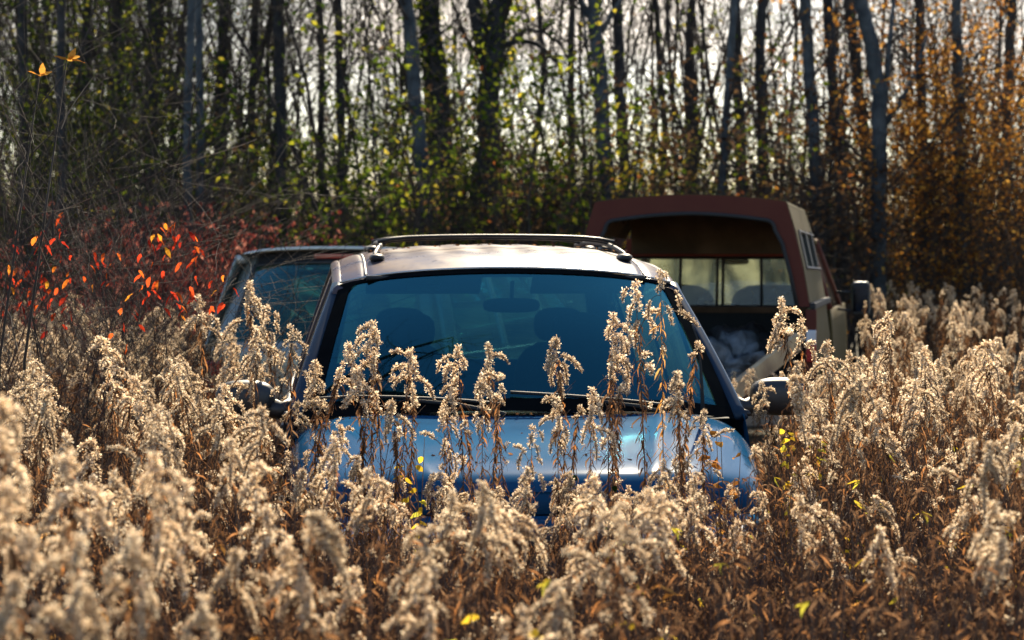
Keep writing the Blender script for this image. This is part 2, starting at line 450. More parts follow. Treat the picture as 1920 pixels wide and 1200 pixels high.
    path = [(.07, .5)] + [(.07, .5 + .43 * i / 6) for i in range(1, 7)] + [(lerp(.07, .93, i / 12), .93) for i in range(1, 13)] + [(.93, .93 - .43 * i / 6) for i in range(1, 7)]
    gk.tube([tfn(u, v, .006) for u, v in path], .014, 5); gk.build('rear_window_gasket', M['black'], rgo, True)
    vis = MB(); patch(vis, .08, .92, .93, .995, .014, 12, 2); vis.build('tailgate_trim', M['black'], root, True)
    if flat:
        sp = MB(); sp.tube([tfn(k / 20, 1.0, .02) + Vector((0, 0, .012)) for k in range(21)], .017, 6); sp.build('sunlit_roof_edge', M['palegreen'], root, True)  # added pale tube: paints in the bright line of the sunlit roof edge
    bl = MB(); bl.box(tfn(.5, .965, .03), (.30, .03, .035)); bl.build('brake_light', M['redlens'], root, bevel=.006)
    for s in (-1, 1):
        q = MB(); q.box((s * .83, LEN - .04, .80), (.12, .06, .30)); q.build('tail_light', M['redlens'], root, bevel=.015)
    q = MB(); q.tube([(a * .1 * .95, LEN + .05 - .10 * (a / 10) ** 4, .42) for a in range(-9, 10)], .10, 10, True, 1.0); q.build('rear_bumper', paint, root, True)
    # nose
    q = MB()
    def nfn(u, v):
        a = (u - .5) * 2
        x = a * .80; yy = .20 * (abs(x) / .9) ** 3
        return Vector((x, yy - .02 - .06 * math.sin(PI * v), lerp(.48, Zf(0) * 1 - .005 - .02 * a ** 8, v)))
    q.grid(nfn, 30, 6); q.build('nose_panel', paint, root, True, solid=.006)
    q = MB(); q.tube([(a / 10 * .90, .0 + .26 * abs(a / 10) ** 3 - .04, .40) for a in range(-10, 11)], .12, 12, True, 1.0); q.build('front_bumper', paint, root, True)
    q = MB(); q.grid(lambda u, v: nfn(.32 + u * .36, .25 + v * .5) + Vector((0, -.012, 0)), 12, 4); q.build('grille', M['black'], root, True, solid=.01)
    for s in (-1, 1):
        q = MB(); q.grid(lambda u, v: nfn(.5 + s * (.20 + u * .26), .2 + v * .6) + Vector((0, -.014, 0)), 10, 4); q.build('headlight', M['whitelens'], root, True, solid=.012)
    # mirrors
    for s in (-1, 1):
        q = MB(); q.blob((s * 1.115, 1.42, 1.06), (.125, .075, .085), 0, .0, 20, 12, .75)
        q.tube([(s * .92, 1.40, 1.02), (s * .97, 1.40, 1.01), (s * 1.03, 1.42, 1.03)], [.05, .04, .045], 10)
        mo = q.build('door_mirror', M['black'], root, True)
        q = MB(); q.lathe([(0, 0), (.09, 0), (.1, -.004)], 20, Matrix.Translation((s * 1.12, 1.498, 1.06)) @ Matrix.Rotation(-PI / 2, 4, 'X') @ Matrix.Diagonal((1, .68, 1, 1))); q.build('mirror_glass', M['mirror'], mo)
    # wheels, floor
    for x in (-.84, .84):
        for y in (.92, 3.88): add_wheel(root, x, y)
    q = MB(); q.box((0, 2.55, .30), (1.72, 4.3, .08)); q.box((0, .55, .40), (1.3, .9, .5)); q.box((0, 1.15, .62), (1.7, .06, .6)); q.build('floor_pan', M['inner'], root)
    # interior
    q = MB()
    q.grid(lambda u, v: Vector(((u - .5) * 1.72, lerp(1.0 + .14 * (2 * u - 1) ** 2, 1.72, v), .985 + .03 * math.sin(PI * v) - .14 * max(0, v - .75) * 4 * .3)), 24, 12)
    q.box((0, 1.72, .80), (1.64, .12, .30)); q.build('dashboard', M['inner'], root, True)
    q = MB(); q.grid(lambda u, v: Vector(((u - .5) * 1.38, lerp(1.95, 4.65, v), 1.60 - .04 * (2 * u - 1) ** 2)), 8, 12); q.build('headliner', M['inner'], root, True, solid=.02)
    rot = Matrix.Translation((.40, 1.98, .92)) @ Matrix.Rotation(math.radians(58), 4, 'X')
    q = MB(); q.tube([rot @ Vector((.185 * math.cos(k * PI / 14), .185 * math.sin(k * PI / 14), 0)) for k in range(29)], .014, 8, False)
    q.tube([rot @ Vector((0, 0, -.25)), rot @ Vector((0, 0, 0))], [.04, .05], 10)
    q.box(rot @ Vector((0, 0, 0)), (.34, .05, .03), rot.to_3x3()); q.build('steering_wheel', M['inner'], root, True)
    for (x, y, w) in ((-.40, 2.35, .50), (.40, 2.35, .50), (-.40, 3.3, .48), (.40, 3.3, .48)):
        q = MB(); q.blob((x, y, .58), (w / 2, .26, .12), 0, 0, 16, 8, .6); so = q.build('seat', M['seat'], root, True)
        q = MB(); q.blob((0, 0, .30), (w / 2, .08, .34), 0, 0, 16, 10, .6)
        bo = q.build('backrest', M['seat'], so, True, loc=(x, y + .22, .60)); bo.rotation_euler = (math.radians(-14), 0, 0)
        q = MB(); q.blob((x, y + .40, 1.31), (.13, .055, .095), 0, 0, 14, 8, .7)
        q.tube([(x - .05, y + .39, 1.15), (x - .05, y + .40, 1.3)], .007, 5); q.tube([(x + .05, y + .39, 1.15), (x + .05, y + .40, 1.3)], .007, 5)
        q.build('headrest', M['seat'], so, True)
    q = MB(); q.blob((0.02, 1.86, 1.46), (.125, .02, .034), 0, 0, 16, 8, .6); q.tube([(0.02, 1.86, 1.47), (.02, 1.80, 1.57)], .009, 6); q.build('interior_mirror', M['inner'], root, True)
    for s in (-1, 1):
        q = MB(); q.box((s * .36, 1.90, 1.555), (.50, .16, .018), Matrix.Rotation(math.radians(-28), 3, 'X')); vo = q.build('sun_visor', M['inner'], root, bevel=.006)
        q = MB(); q.box((s * .36 , 1.895, 1.541), (.14, .05, .002), Matrix.Rotation(math.radians(-28), 3, 'X')); q.build('visor_label', M['label'], vo)
    if front_detail:
        # cowl and wipers
        q = MB(); q.grid(lambda u, v: Vector(((u - .5) * 1.70, lerp(.955 + .12 * (2*u-1)**2, 1.03 + .15 * (2*u-1)**2, v), 1.0 + .012 * v - .05 * (2*u-1)**4 - .012)), 30, 3); q.build('cowl', M['black'], root, True, solid=.006)
        for (a0, a1, v1) in ((-.08, -.93, .09), (.72, -.05, .07)):
            q = MB()
            base = wpt(a0, -.02, .02); tip = wpt((a0 + a1) / 2, v1 * .7, .035)
            q.tube([base, base.lerp(tip, .5) + Vector((0, 0, .012)), tip], [.012, .009, .007], 6)
            q.tube([wpt(lerp(a0 - .02, a1, k / 12), .045 + v1 * (k / 12) ** .8, .018) for k in range(13)], .0075, 5)
            q.build('wiper', M['rubber'], root, True)
        # antenna on the near-side fender (photo: right)
        q = MB()
        q.tube([(.72, .93, .985), (.72, .93, 1.03)], [.016, .009], 8)
        q.tube([(.72, .93, 1.0), (.715, .93, 1.12), (.71, .93, 1.22), (.70, .93, 1.33), (.675, .93, 1.40)], [.009, .008, .0055, .004, .003], 6)
        q.build('antenna', M['rubber'], root, True)
        # roof rack
        rk = MB()
        for s in (-1, 1):
            X = s * .57
            pts = []
            for k in range(25):
                v = .12 + .80 * k / 24
                e = min(k, 24 - k) / 4.0
                lift = .055 * min(1, e) ** .6 if e < 1 else .055
                lift *= .62
                p = rfn(.5 + X / HWt / 2, v); p.z += .012 + lift; p.x = X - s * .04 * min(1, e); pts.append(p)
            rk.tube(pts, .0115, 8)
            for k in (0, 8, 16, 24):
                p = rfn(.5 + X / HWt / 2, .12 + .80 * k / 24); rk.blob((X - s*.015, p.y, p.z + .014), (.035, .09, .02), 0, 0, 12, 6, .8)
        ro = rk.build('roof_rack', M['rack'], root, True)
        for y, lift in ((2.52, .050), (3.75, .054)):
            q = MB()
            pts = []
            for k in range(17):
                a = -1 + 2 * k / 16
                base = roofz((y - 1.85) / (LEN - .22 - 1.85), a * .57 / HWt)
                zz = 1.722 + lift + .012 * (1 - a * a) - .018 * abs(a) ** 8
                pts.append((a * .545, y, zz))
            q.tube(pts, .013, 8, True, .7)
            pts2 = [(p[0], y + .075, p[2] - .012) for p in pts]
            q.tube(pts2, .009, 8, True, .7)
            q.build('cross_bar', M['rack'], ro, True)
    return root

# main van: nose about 9.3 m away, tail swinging to the left
van_yaw = math.radians(4.6)
BV = make_van('blue_minivan', (.125, 9.24, 0), van_yaw, M['blue'], M['roofblue'],
         'abandoned blue minivan facing the camera with roof rack, sunk in dry goldenrod')
BV.scale = (1.065, 1, 1)
q = MB(); rnd = random.Random(12)
for i in range(150):
    u = rnd.uniform(-.82, .82)
    k = rnd.random()
    if k < .45: p_ = Vector((u, rnd.uniform(.93, 1.0) + .12 * u * u, 1.018 - .03 * u * u))
    elif k < .75: y_ = rnd.uniform(.2, .9); p_ = Vector((u * .8, y_ + .02, smooth_interp(y_, [(0, .72), (.16, .845), (.4, .893), (.75, .96), (1.1, 1.01)]) + .014 - .03 * abs(u) ** 3))
    else: p_ = Vector((u * .75, rnd.uniform(2.0, 3.6), 1.742 - .05 * u * u))
    a_ = rnd.uniform(0, 6.28)
    leafblade(q, p_, Vector((math.cos(a_), math.sin(a_), .1)), rnd.uniform(.012, .035), rnd.uniform(.006, .014), rnd, .05, 3, .3)
o = q.build('leaf_litter', M['dryleaf'], None); o.location = (.125, 9.24, 0); o.rotation_euler = (0, 0, van_yaw)
tag(o, 'small dead leaves caught on the hood, cowl and roof of the blue minivan', 'leaf litter', kind='stuff')
# second van, seen from the rear: front away from the camera
yaw2 = PI - math.radians(17)
tail = Vector(((600 - CX) / FPX * 17.0, 17.0, -.04))
off = Matrix.Rotation(yaw2, 3, 'Z') @ Vector((0, LEN, 0))
make_van('parked_minivan', tail - off, yaw2, M['teal'], M['palegreen'],
         'dark minivan seen from behind at the left, half hidden by weeds and the blue minivan', front_detail=False, wmat='glass', side='rearteal', rear='rearteal', flat=.06)

# ------------------------------------------------------------------ pickup truck with cap (local: rear at y=0, front at +y)
def make_truck():
    root = empty('pickup_truck', W(1293, HY, 18.2).to_2d().to_3d(), math.radians(-10.6))
    tag(root, 'abandoned pickup truck with an open maroon cap over its bed, seen from behind', 'pickup truck')
    HB = .90            # bed half width
    # bed sides
    for s in (-1, 1):
        b = MB()
        def fn(u, v):
            y = lerp(0, 2.15, u); z = lerp(.55, 1.27, v)
            x = HB + .03 * math.sin(PI * min(1, v * 1.1)) 
            d = math.hypot(y - 1.15, z - .40)
            if d < .44:
                k = .44 / max(d, .01); y = 1.15 + (y - 1.15) * k; z = .40 + (z - .40) * k
            return Vector((s * x, y, z))
        b.grid(fn, 50, 16); b.build('bed_side', M['olive'], root, True, solid=.03)
        b = MB(); b.box((s * .915, .012, .92), (.085, .04, .68)); b.build('rear_post', M['maroon'], root, bevel=.012)
        b = MB(); b.box((s * .918, -.018, 1.05), (.075, .03, .11)); tl = b.build('tail_light', M['whitelens'], root, bevel=.008)
        b = MB(); b.box((s * .918, -.018, .93), (.075, .03, .13)); b.build('red_lens', M['redlens'], tl, bevel=.008)
    b = MB(); b.box((0, 1.07, .60), (1.72, 2.1, .05))
    for s in (-1, 1): b.box((s * .68, 1.15, .72), (.22, .9, .2))
    b.build('bed_floor', M['inner'], root)
    b = MB(); b.box((0, 2.14, .90), (1.72, .04, .56)); b.build('bed_front_wall', M['inner'], root)
    # lowered tailgate
    b = MB(); b.box((0, -.30, .60), (1.66, .55, .05)); b.build('tailgate', M['maroon'], root, bevel=.015)
    b = MB(); b.box((0, -.10, .45), (1.8, .14, .17)); b.build('rear_bumper', M['chrome'], root, bevel=.03)
    # cap: rear frame outline
    zb, zt = 1.28, 2.125
    def outline(k, inset=0.0, drop=0.0):     # closed loop of the cap section, bottom-right anticlockwise over the top
        pts = []
        wb, wt = .905 - inset * .8, .735 - inset * .8
        top = zt - drop; base = zb + (0.0 if inset == 0 else 0.0)
        pts.append((wb, base)); pts.append((wb - (wb - wt) * .30, lerp(base, top, .35)))
        pts.append((wb - (wb - wt) * .66, lerp(base, top, .68)))
        r = .03 if inset == 0 else .075
        ex = wt - .0; ez = top - .05
        for i in range(7):
            a = i / 6 * PI / 2
            pts.append((ex - r + r * math.cos(a), ez - r + r * math.sin(a)))
        for i in range(1, 9):
            t = i / 8
            x = lerp(ex - r, 0, t); pts.append((x, ez + .05 * (1 - (x / (ex)) ** 2) - .05 * (1 - ((ex - r) / ex) ** 2) * (1 - t)))
        full = pts + [(-x, z) for x, z in reversed(pts[:-1])]
        return full
    ol = outline(0)
    ys = [0.03, .3, 1.0, 1.7, 2.12]
    # roof + side shell, with side window openings covered by separate panes on proud frames
    b = MB()
    def ring(y, pts, taper=1.0): return [(x * taper, y, zb + (z - zb) * (1 - .02 * y)) for x, z in pts]
    n = len(ol)
    vs = []; fs = []
    for y in ys: vs += ring(y, ol)
    for j in range(len(ys) - 1):
        for i in range(n - 1):
            side = (i in (1,)) or (i in (n - 3,))
            if side and 0 < j < 4: continue          # window openings
            fs.append((j * n + i, j * n + i + 1, (j + 1) * n + i + 1, (j + 1) * n + i))
    b.add(vs, fs)
    cap = b.build('cap', M['olive'], root, False, solid=.012)
    # lining of the roof
    il = outline(0, .035, .05)
    b = MB(); vs = []; fs = []
    for y in (.05, 1.0, 2.05): vs += ring(y, il)
    for j in range(2):
        for i in range(2, n - 3): fs.append((j * n + i, j * n + i + 1, (j + 1) * n + i + 1, (j + 1) * n + i))
    b.add(vs, fs)
    for yy in (.65, 1.35): b.tube(ring(yy, [(x * .97, z - .012) for x, z in il[3:-3]]), .02, 6)
    b.build('roof_lining', M['liner'], cap, True)
    # rear frame: wide maroon band, then dark gasket
    def band(name, o1, o2, y0, y1, m, solid):
        b = MB(); a = ring(y0, o1); c = ring(y1, o2)
        b.add(a + c, [(i, i + 1, n + i + 1, n + i) for i in range(n - 1)])
        return b.build(name, m, cap, False, solid=solid)
    inn = outline(0, .10, .13)
    b = MB(); a = ring(0.0, ol); c = ring(-.004, inn); d2 = ring(.06, ol); e = ring(.06, inn)
    b.add(a + c, [(i, i + 1, n + i + 1, n + i) for i in range(n - 1)])
    b.add(a + d2, [(i, n + i, n + i + 1, i + 1) for i in range(n - 1)])
    b.add(c + e, [(i, i + 1, n + i + 1, n + i) for i in range(n - 1)])
    b.build('rear_frame', M['maroon'], cap)
    b = MB(); b.tube(ring(-.012, [(x * .985, z - .012 if z > zb + .01 else z) for x, z in inn]), .017, 6); b.build('gasket', M['rubber'], cap, True)
    # front wall of the cap with window opening
    b = MB(); fz = zb; tz = zt - .04 * 0 - .08
    b.box((0, 2.10, 1.85), (1.46, .02, .36)); b.box((0, 2.10, 1.20), (1.66, .02, .05))
    for s in (-1, 1): b.box((s * .83, 2.10, 1.45), (.04, .02, .44))
    b.build('front_wall', M['liner'], cap)
    # side windows
    for s in (-1, 1):
        p1, p2 = ol[1], ol[2]
        b = MB(); b.grid(lambda u, v: Vector((s * (lerp(p1[0], p2[0], v)), lerp(.3, 2.12, u), lerp(p1[1], p2[1], v) - .01)), 6, 2)
        sw = b.build('cap_window', M['privacy'], cap)
        b = MB()
        for y in (.3, 1.0, 1.7): b.tube([(s * (p1[0] + .008), y, p1[1]), (s * (p2[0] + .008), y, p2[1])], .013, 5)
        b.tube([(s * (p1[0] + .008), .3, p1[1] - .005), (s * (p1[0] + .008), 2.1, p1[1] - .03)], .013, 5); b.tube([(s * (p2[0] + .008), .3, p2[1] - .005), (s * (p2[0] + .008), 2.1, p2[1] - .03)], .013, 5)
        b.build('window_frame', M['black'], sw)
        b = MB(); b.box((s * .925, 1.07, zb + .005), (.05, 2.12, .05)); b.build('bed_rail', M['rubber'], root, bevel=.01)
    # cab
    y0 = 2.24
    def cabside(s):
        b = MB()
        def fn(u, v):
            y = lerp(y0, y0 + 2.6, u); z = lerp(.45, 1.20, v)
            return Vector((s * (.93 + .02 * math.sin(PI * v)), y, z))
        b.grid(fn, 20, 8)
        return b.build('cab_side', M['olive'], root, True, solid=.02)
    for s in (-1, 1):
        cabside(s)
        for (pa, pb, w) in (((.92, y0 + .03, 1.2), (.74, y0 + .10, 1.78), .045), ((.92, y0 + 1.75, 1.2), (.74, y0 + 1.15, 1.78), .035)):
            b = MB(); b.tube([(s * pa[0], pa[1], pa[2]), (s * pb[0], pb[1], pb[2])], w, 8); b.build('cab_pillar', M['maroon'], root, True)
        b = MB(); b.grid(lambda u, v: Vector((s * lerp(.92, .75, v), lerp(lerp(y0 + .05, y0 + .12, v), lerp(y0 + 1.72, y0 + 1.15, v), u), lerp(1.2, 1.76, v))), 4, 4); b.build('side_window', M['glass'], root)
        b = MB(); b.box((s * 1.15, y0 + 1.12, 1.265), (.165, .05, .29)); mo_ = b.build('door_mirror', M['black'], root, bevel=.022)
        b = MB(); b.box((s * 1.15, y0 + 1.093, 1.275), (.135, .006, .24)); b.build('mirror_glass', M['mirror'], mo_, bevel=.002)
        b = MB(); b.box((s * 1.15, y0 + 1.115, 1.417), (.13, .04, .012)); b.build('mirror_cap', M['chrome'], mo_, bevel=.004)
        b = MB(); b.tube([(s * .94, y0 + 1.15, 1.18), (s * 1.08, y0 + 1.14, 1.16)], .012, 6); b.tube([(s * .93, y0 + 1.15, 1.33), (s * 1.08, y0 + 1.14, 1.33)], .012, 6); b.build('mirror_bracket', M['black'], mo_, True)
    b = MB(); b.grid(lambda u, v: Vector(((2*u-1) * .76, lerp(y0 + .06, y0 + 1.18, v), 1.80 + .03 * math.sin(PI * v) - .04 * (2*u-1) ** 4)), 16, 8); b.build('cab_roof', M['olive'], root, True, solid=.03)
    b = MB(); b.box((0, y0 + .02, .85), (1.80, .04, .72)); b.box((0, y0 + .06, 1.725), (1.6, .04, .15))
    b.build('cab_back', M['maroon'], root)
    # sliding rear window
    b = MB(); b.grid(lambda u, v: Vector(((2*u-1) * lerp(.87, .81, v), y0 + .03 + .05 * v, lerp(1.22, 1.64, v))), 8, 4); rw = b.build('rear_window', M['fogglass'], root)
    b = MB()
    for x in (-.34, -.02, .03, .36): b.tube([(x, y0 + .02, 1.22), (x * .98, y0 + .07, 1.64)], .013, 4)
    b.tube([(-.87, y0 + .02, 1.22), (.87, y0 + .02, 1.22), (.86, y0+.04, 1.35), (.81, y0 + .07, 1.64), (-.81, y0 + .07, 1.64), (-.87, y0 + .02, 1.22)], .016, 4)
    b.build('window_slider_frame', M['rubber'], rw)
    b = MB(); b.grid(lambda u, v: Vector(((2*u-1) * lerp(.86, .74, v), lerp(y0 + 1.8, y0 + 1.18, v) - .1 * (2*u-1)**2, lerp(1.2, 1.78, v))), 12, 6); b.build('windshield', M['fogglass'], root, True)
    b = MB(); b.blob((.03, y0 + 1.12, 1.60), (.13, .015, .03), 0, 0, 12, 6, .6); b.tube([(.03, y0 + 1.13, 1.6), (.03, y0 + 1.18, 1.75)], .008, 5); b.build('interior_mirror', M['inner'], root, True)
    for x in (-.42, .42):
        b = MB(); b.blob((x, y0 + .35, 1.12), (.36, .10, .29), 0, 0, 16, 8, .6); b.blob((x, y0 + .55, .8), (.36, .25, .1), 0, 0, 12, 6, .6); b.build('seat', M['seat'], root, True)
    # hood and nose
    b = MB(); b.grid(lambda u, v: Vector(((2*u-1) * .90, lerp(y0 + 1.75, y0 + 2.9, v), 1.17 - .10 * v * v - .05 * (2*u-1)**6)), 16, 8)
    b.grid(lambda u, v: Vector(((2*u-1) * .90, y0 + 2.9, lerp(.5, 1.07, v))), 8, 2); b.build('hood', M['olive'], root, True, solid=.02)
    for x in (-.80, .80):
        for y in (1.15, y0 + 2.2): add_wheel(root, x, y, .37, .24)
    b = MB(); b.box((-.5, 2.3, .45), (.1, 4.8, .14)); b.box((.5, 2.3, .45), (.1, 4.8, .14)); b.build('chassis', M['rubber'], root)
    return root
make_truck()

# things lying in the bed
TR = Matrix.Translation(W(1293, HY, 18.2).to_2d().to_3d()) @ Matrix.Rotation(math.radians(-10.6), 4, 'Z')
q = MB(); q.blob((0, 0, .17), (.30, .24, .19), 3.3, 1.0, 44, 26); o = q.build('plastic_bag', M['bag'], None, True, loc=TR @ Vector((.26, .18, .62)))
tag(o, 'crumpled pale plastic bag of rubbish heaped in the truck bed', 'bag')
q = MB(); q.blob((0, 0, .20), (.36, .3, .25), 8.1, .6, 32, 18); o = q.build('dark_sack', M['sack'], None, True, loc=TR @ Vector((.30, 1.2, .62)))
tag(o, 'dark lumpy sack at the back of the truck bed under the cap', 'sack')
q = MB(); q.blob((0, 0, .12), (.26, .24, .15), 5.1, .8, 30, 16); o = q.build('grey_sack', M['sack'], None, True, loc=TR @ Vector((-.45, .5, .62)))
tag(o, 'small dark sack beside the pale bag in the truck bed', 'sack')
b_ = W(1496, 640, 17.55); a = W(1356, 752, 16.55); a = b_ + (a - b_) * (b_.z - .03) / (b_.z - a.z); d = b_ - a
q = MB(); q.box((0, 0, 0), (.045, d.length, .135)); o = q.build('wooden_board', M['wood'], None, bevel=.004)
o.location = (a + b_) / 2; o.rotation_mode = 'QUATERNION'; o.rotation_quaternion = d.to_track_quat('Y', 'Z')
tag(o, 'weathered wooden board sloping up into the truck bed behind the blue minivan', 'board')

# ------------------------------------------------------------------ goldenrod
def tuft(mb, p, r, rnd, n=6):
    for k in range(n):
        a = Vector((rnd.gauss(0, 1), rnd.gauss(0, 1), rnd.gauss(.15, 1))).normalized()
        b = a.orthogonal().normalized(); b = Matrix.Rotation(rnd.uniform(0, 6.28), 3, a) @ b
        L = r * rnd.uniform(.7, 1.25)
        w = L * .17
        mb.add([tuple(p), tuple(p + a * L - b * w), tuple(p + a * L * 1.08 + b * w)], [(0, 1, 2)])

def goldenrod(seed, style, leafm='dryleaf', H=1.30, dens=1.0, nlf=140):
    rnd = random.Random(seed)
    ph = rnd.uniform(0, 6); lean = Vector((rnd.uniform(-.06, .06), rnd.uniform(-.05, .05), 0))
    def ax(z):
        t = z / H
        return Vector((lean.x * H * t * t + .012 * math.sin(4 * t + ph), lean.y * H * t * t + .012 * math.cos(5 * t + ph), z))
    st = MB(); st.tube([ax(H * k / 14) for k in range(15)], [.0034 - .0026 * k / 14 for k in range(15)], 5)
    hd = MB(); lf = MB()
    # ---- head
    if style == 'stalk': nlf = 240
    hl = {'stalk': .05, 'pyramid': .125, 'plume': .15, 'column': .17, 'sparse': .20, 'nod': .10}[style] * rnd.uniform(.8, 1.25)
    nb = {'stalk': 3, 'pyramid': 13, 'plume': 11, 'column': 13, 'sparse': 9, 'nod': 10}[style]
    side_bias = rnd.uniform(0, 6.28)
    def curl(z0, ang, Lb, up, bare, rbase=.0084):
        p = ax(z0); d = Vector((math.cos(ang), math.sin(ang), up)).normalized()
        n = max(4, int(Lb / .0075)); pts = [p.copy()]
        bend = rnd.uniform(.14, .42) * (.085 / max(Lb, .035)); sw = Vector((rnd.gauss(0, .05), rnd.gauss(0, .05), 0))
        for k in range(n):
            d = (d + Vector((0, 0, -bend)) + sw).normalized(); p = p + d * Lb / n; pts.append(p.copy())
        st.tube(pts, [.0011] * len(pts), 3, False)
        for k, q in enumerate(pts):
            if k / n < bare: continue
            e = (k / n - bare) / (1 - bare)
            rr = rbase * (.65 + .6 * math.sin(PI * min(1, e * .9 + .1))) * rnd.uniform(.75, 1.2)
            for _ in range(2):
                tuft(hd, q + Vector((rnd.gauss(0, .003), rnd.gauss(0, .003), rnd.gauss(.003, .003))), rr, rnd, 12)
        lo = max(1, int(bare * n))
        if len(pts) - lo > 1:
            hd.cur = 1; hd.tube(pts[lo:], .003, 4, True); hd.cur = 0
    for i in range(nb):
        t = (i + .5) / nb                       # 0 bottom, 1 top
        z0 = H - hl * (1 - t) ** .9 + rnd.gauss(0, .006)
        ang = i * 2.4 + rnd.uniform(-.6, .6)
        if style in ('plume', 'nod'): ang = side_bias + rnd.gauss(0, .9)
        Lb = {'stalk': .02, 'pyramid': .075 * (1 - t) ** .6 + .018, 'plume': .085 * (1 - t) ** .5 + .03, 'column': .05 + .02 * (1 - t), 'sparse': .12 * (1 - t) + .035, 'nod': .095 * (1 - t) ** .5 + .02}[style] * rnd.choice([.5, .8, 1.1, 1.2, 1.6])
        curl(z0, ang, Lb, rnd.uniform(.2, 1.6), .2 if style != 'sparse' else .45)
    for k in range(16 if style != 'stalk' else 3):
        z = H - hl * .6 * rnd.random() ** 1.5
        if style == 'sparse' and z < H - hl * .3: continue
        tuft(hd, ax(z) + Vector((rnd.gauss(0, .005), rnd.gauss(0, .005), 0)), .0115, rnd, 12)
    # separate curled sprays lower down
    if style != 'stalk':
        for k in range(rnd.randint(0, 3)):
            curl(H - hl - rnd.uniform(.03, .22), rnd.uniform(0, 6.28), rnd.uniform(.035, .10), rnd.uniform(.6, 2.2), rnd.uniform(.3, .6), .0095)
    # ---- dried leaves down the stem, dense and curled
    nl = nlf
    for i in range(nl):
        z = lerp(.10, H - hl * .55, (i / nl) ** .8); ang = rnd.uniform(0, 6.28)
        L = rnd.uniform(.03, .07) * (1.25 - .4 * z / H)
        leafblade(lf, ax(z), Vector((math.cos(ang), math.sin(ang), rnd.uniform(-.9, .6))), L, rnd.uniform(.004, .009), rnd, 1.5, 4)
    for i in range(14):    # small side shoots with little tufts
        z = rnd.uniform(.55 * H, H - hl * .7); ang = rnd.uniform(0, 6.28); L = rnd.uniform(.03, .09)
        d = Vector((math.cos(ang) * .7, math.sin(ang) * .7, .8)).normalized()
        p = ax(z); e = p + d * L; st.tube([p, p + d * L * .5 + Vector((0, 0, .004)), e], .0008, 3, False)
        if rnd.random() < (.15 if style != 'stalk' else 0):
            for k in range(4): tuft(hd, e - d * .006 * k, .0085, rnd, 9)
    return st, hd, lf

styles = ['pyramid', 'plume', 'column', 'pyramid', 'sparse', 'nod', 'plume', 'pyramid', 'column', 'nod', 'stalk', 'stalk']
GR = []; GRmesh = []
def build_plant(st, hd, lf, lm):
    r = empty('goldenrod_plant'); k = [st.build('stem', M['stem'], r, True), hd.build('seed_head', [M['fluff'], M['core']], r), lf.build('dead_leaves', M[lm], r)]
    return r, k
for i, s in enumerate(styles):
    GR.append(build_plant(*goldenrod(100 + i, s), 'dryleaf'))
GOLD = build_plant(*goldenrod(333, 'sparse', H=1.6), 'goldleaf')
# extra golden leaves for the tall leafy one
used = set()
def place(idx, x, y, rz, sc_, label, group=None, tilt=(0, 0)):
    root, kids = (GR[idx] if idx >= 0 else GOLD)
    if idx not in used:
        used.add(idx); o = root
    else:
        o = copy_tree(root, kids)
    o.location = (x, y, 0); o.rotation_euler = (tilt[0], tilt[1], rz); o.scale = (sc_, sc_, sc_)
    tag(o, label, 'plant', group)
    return o

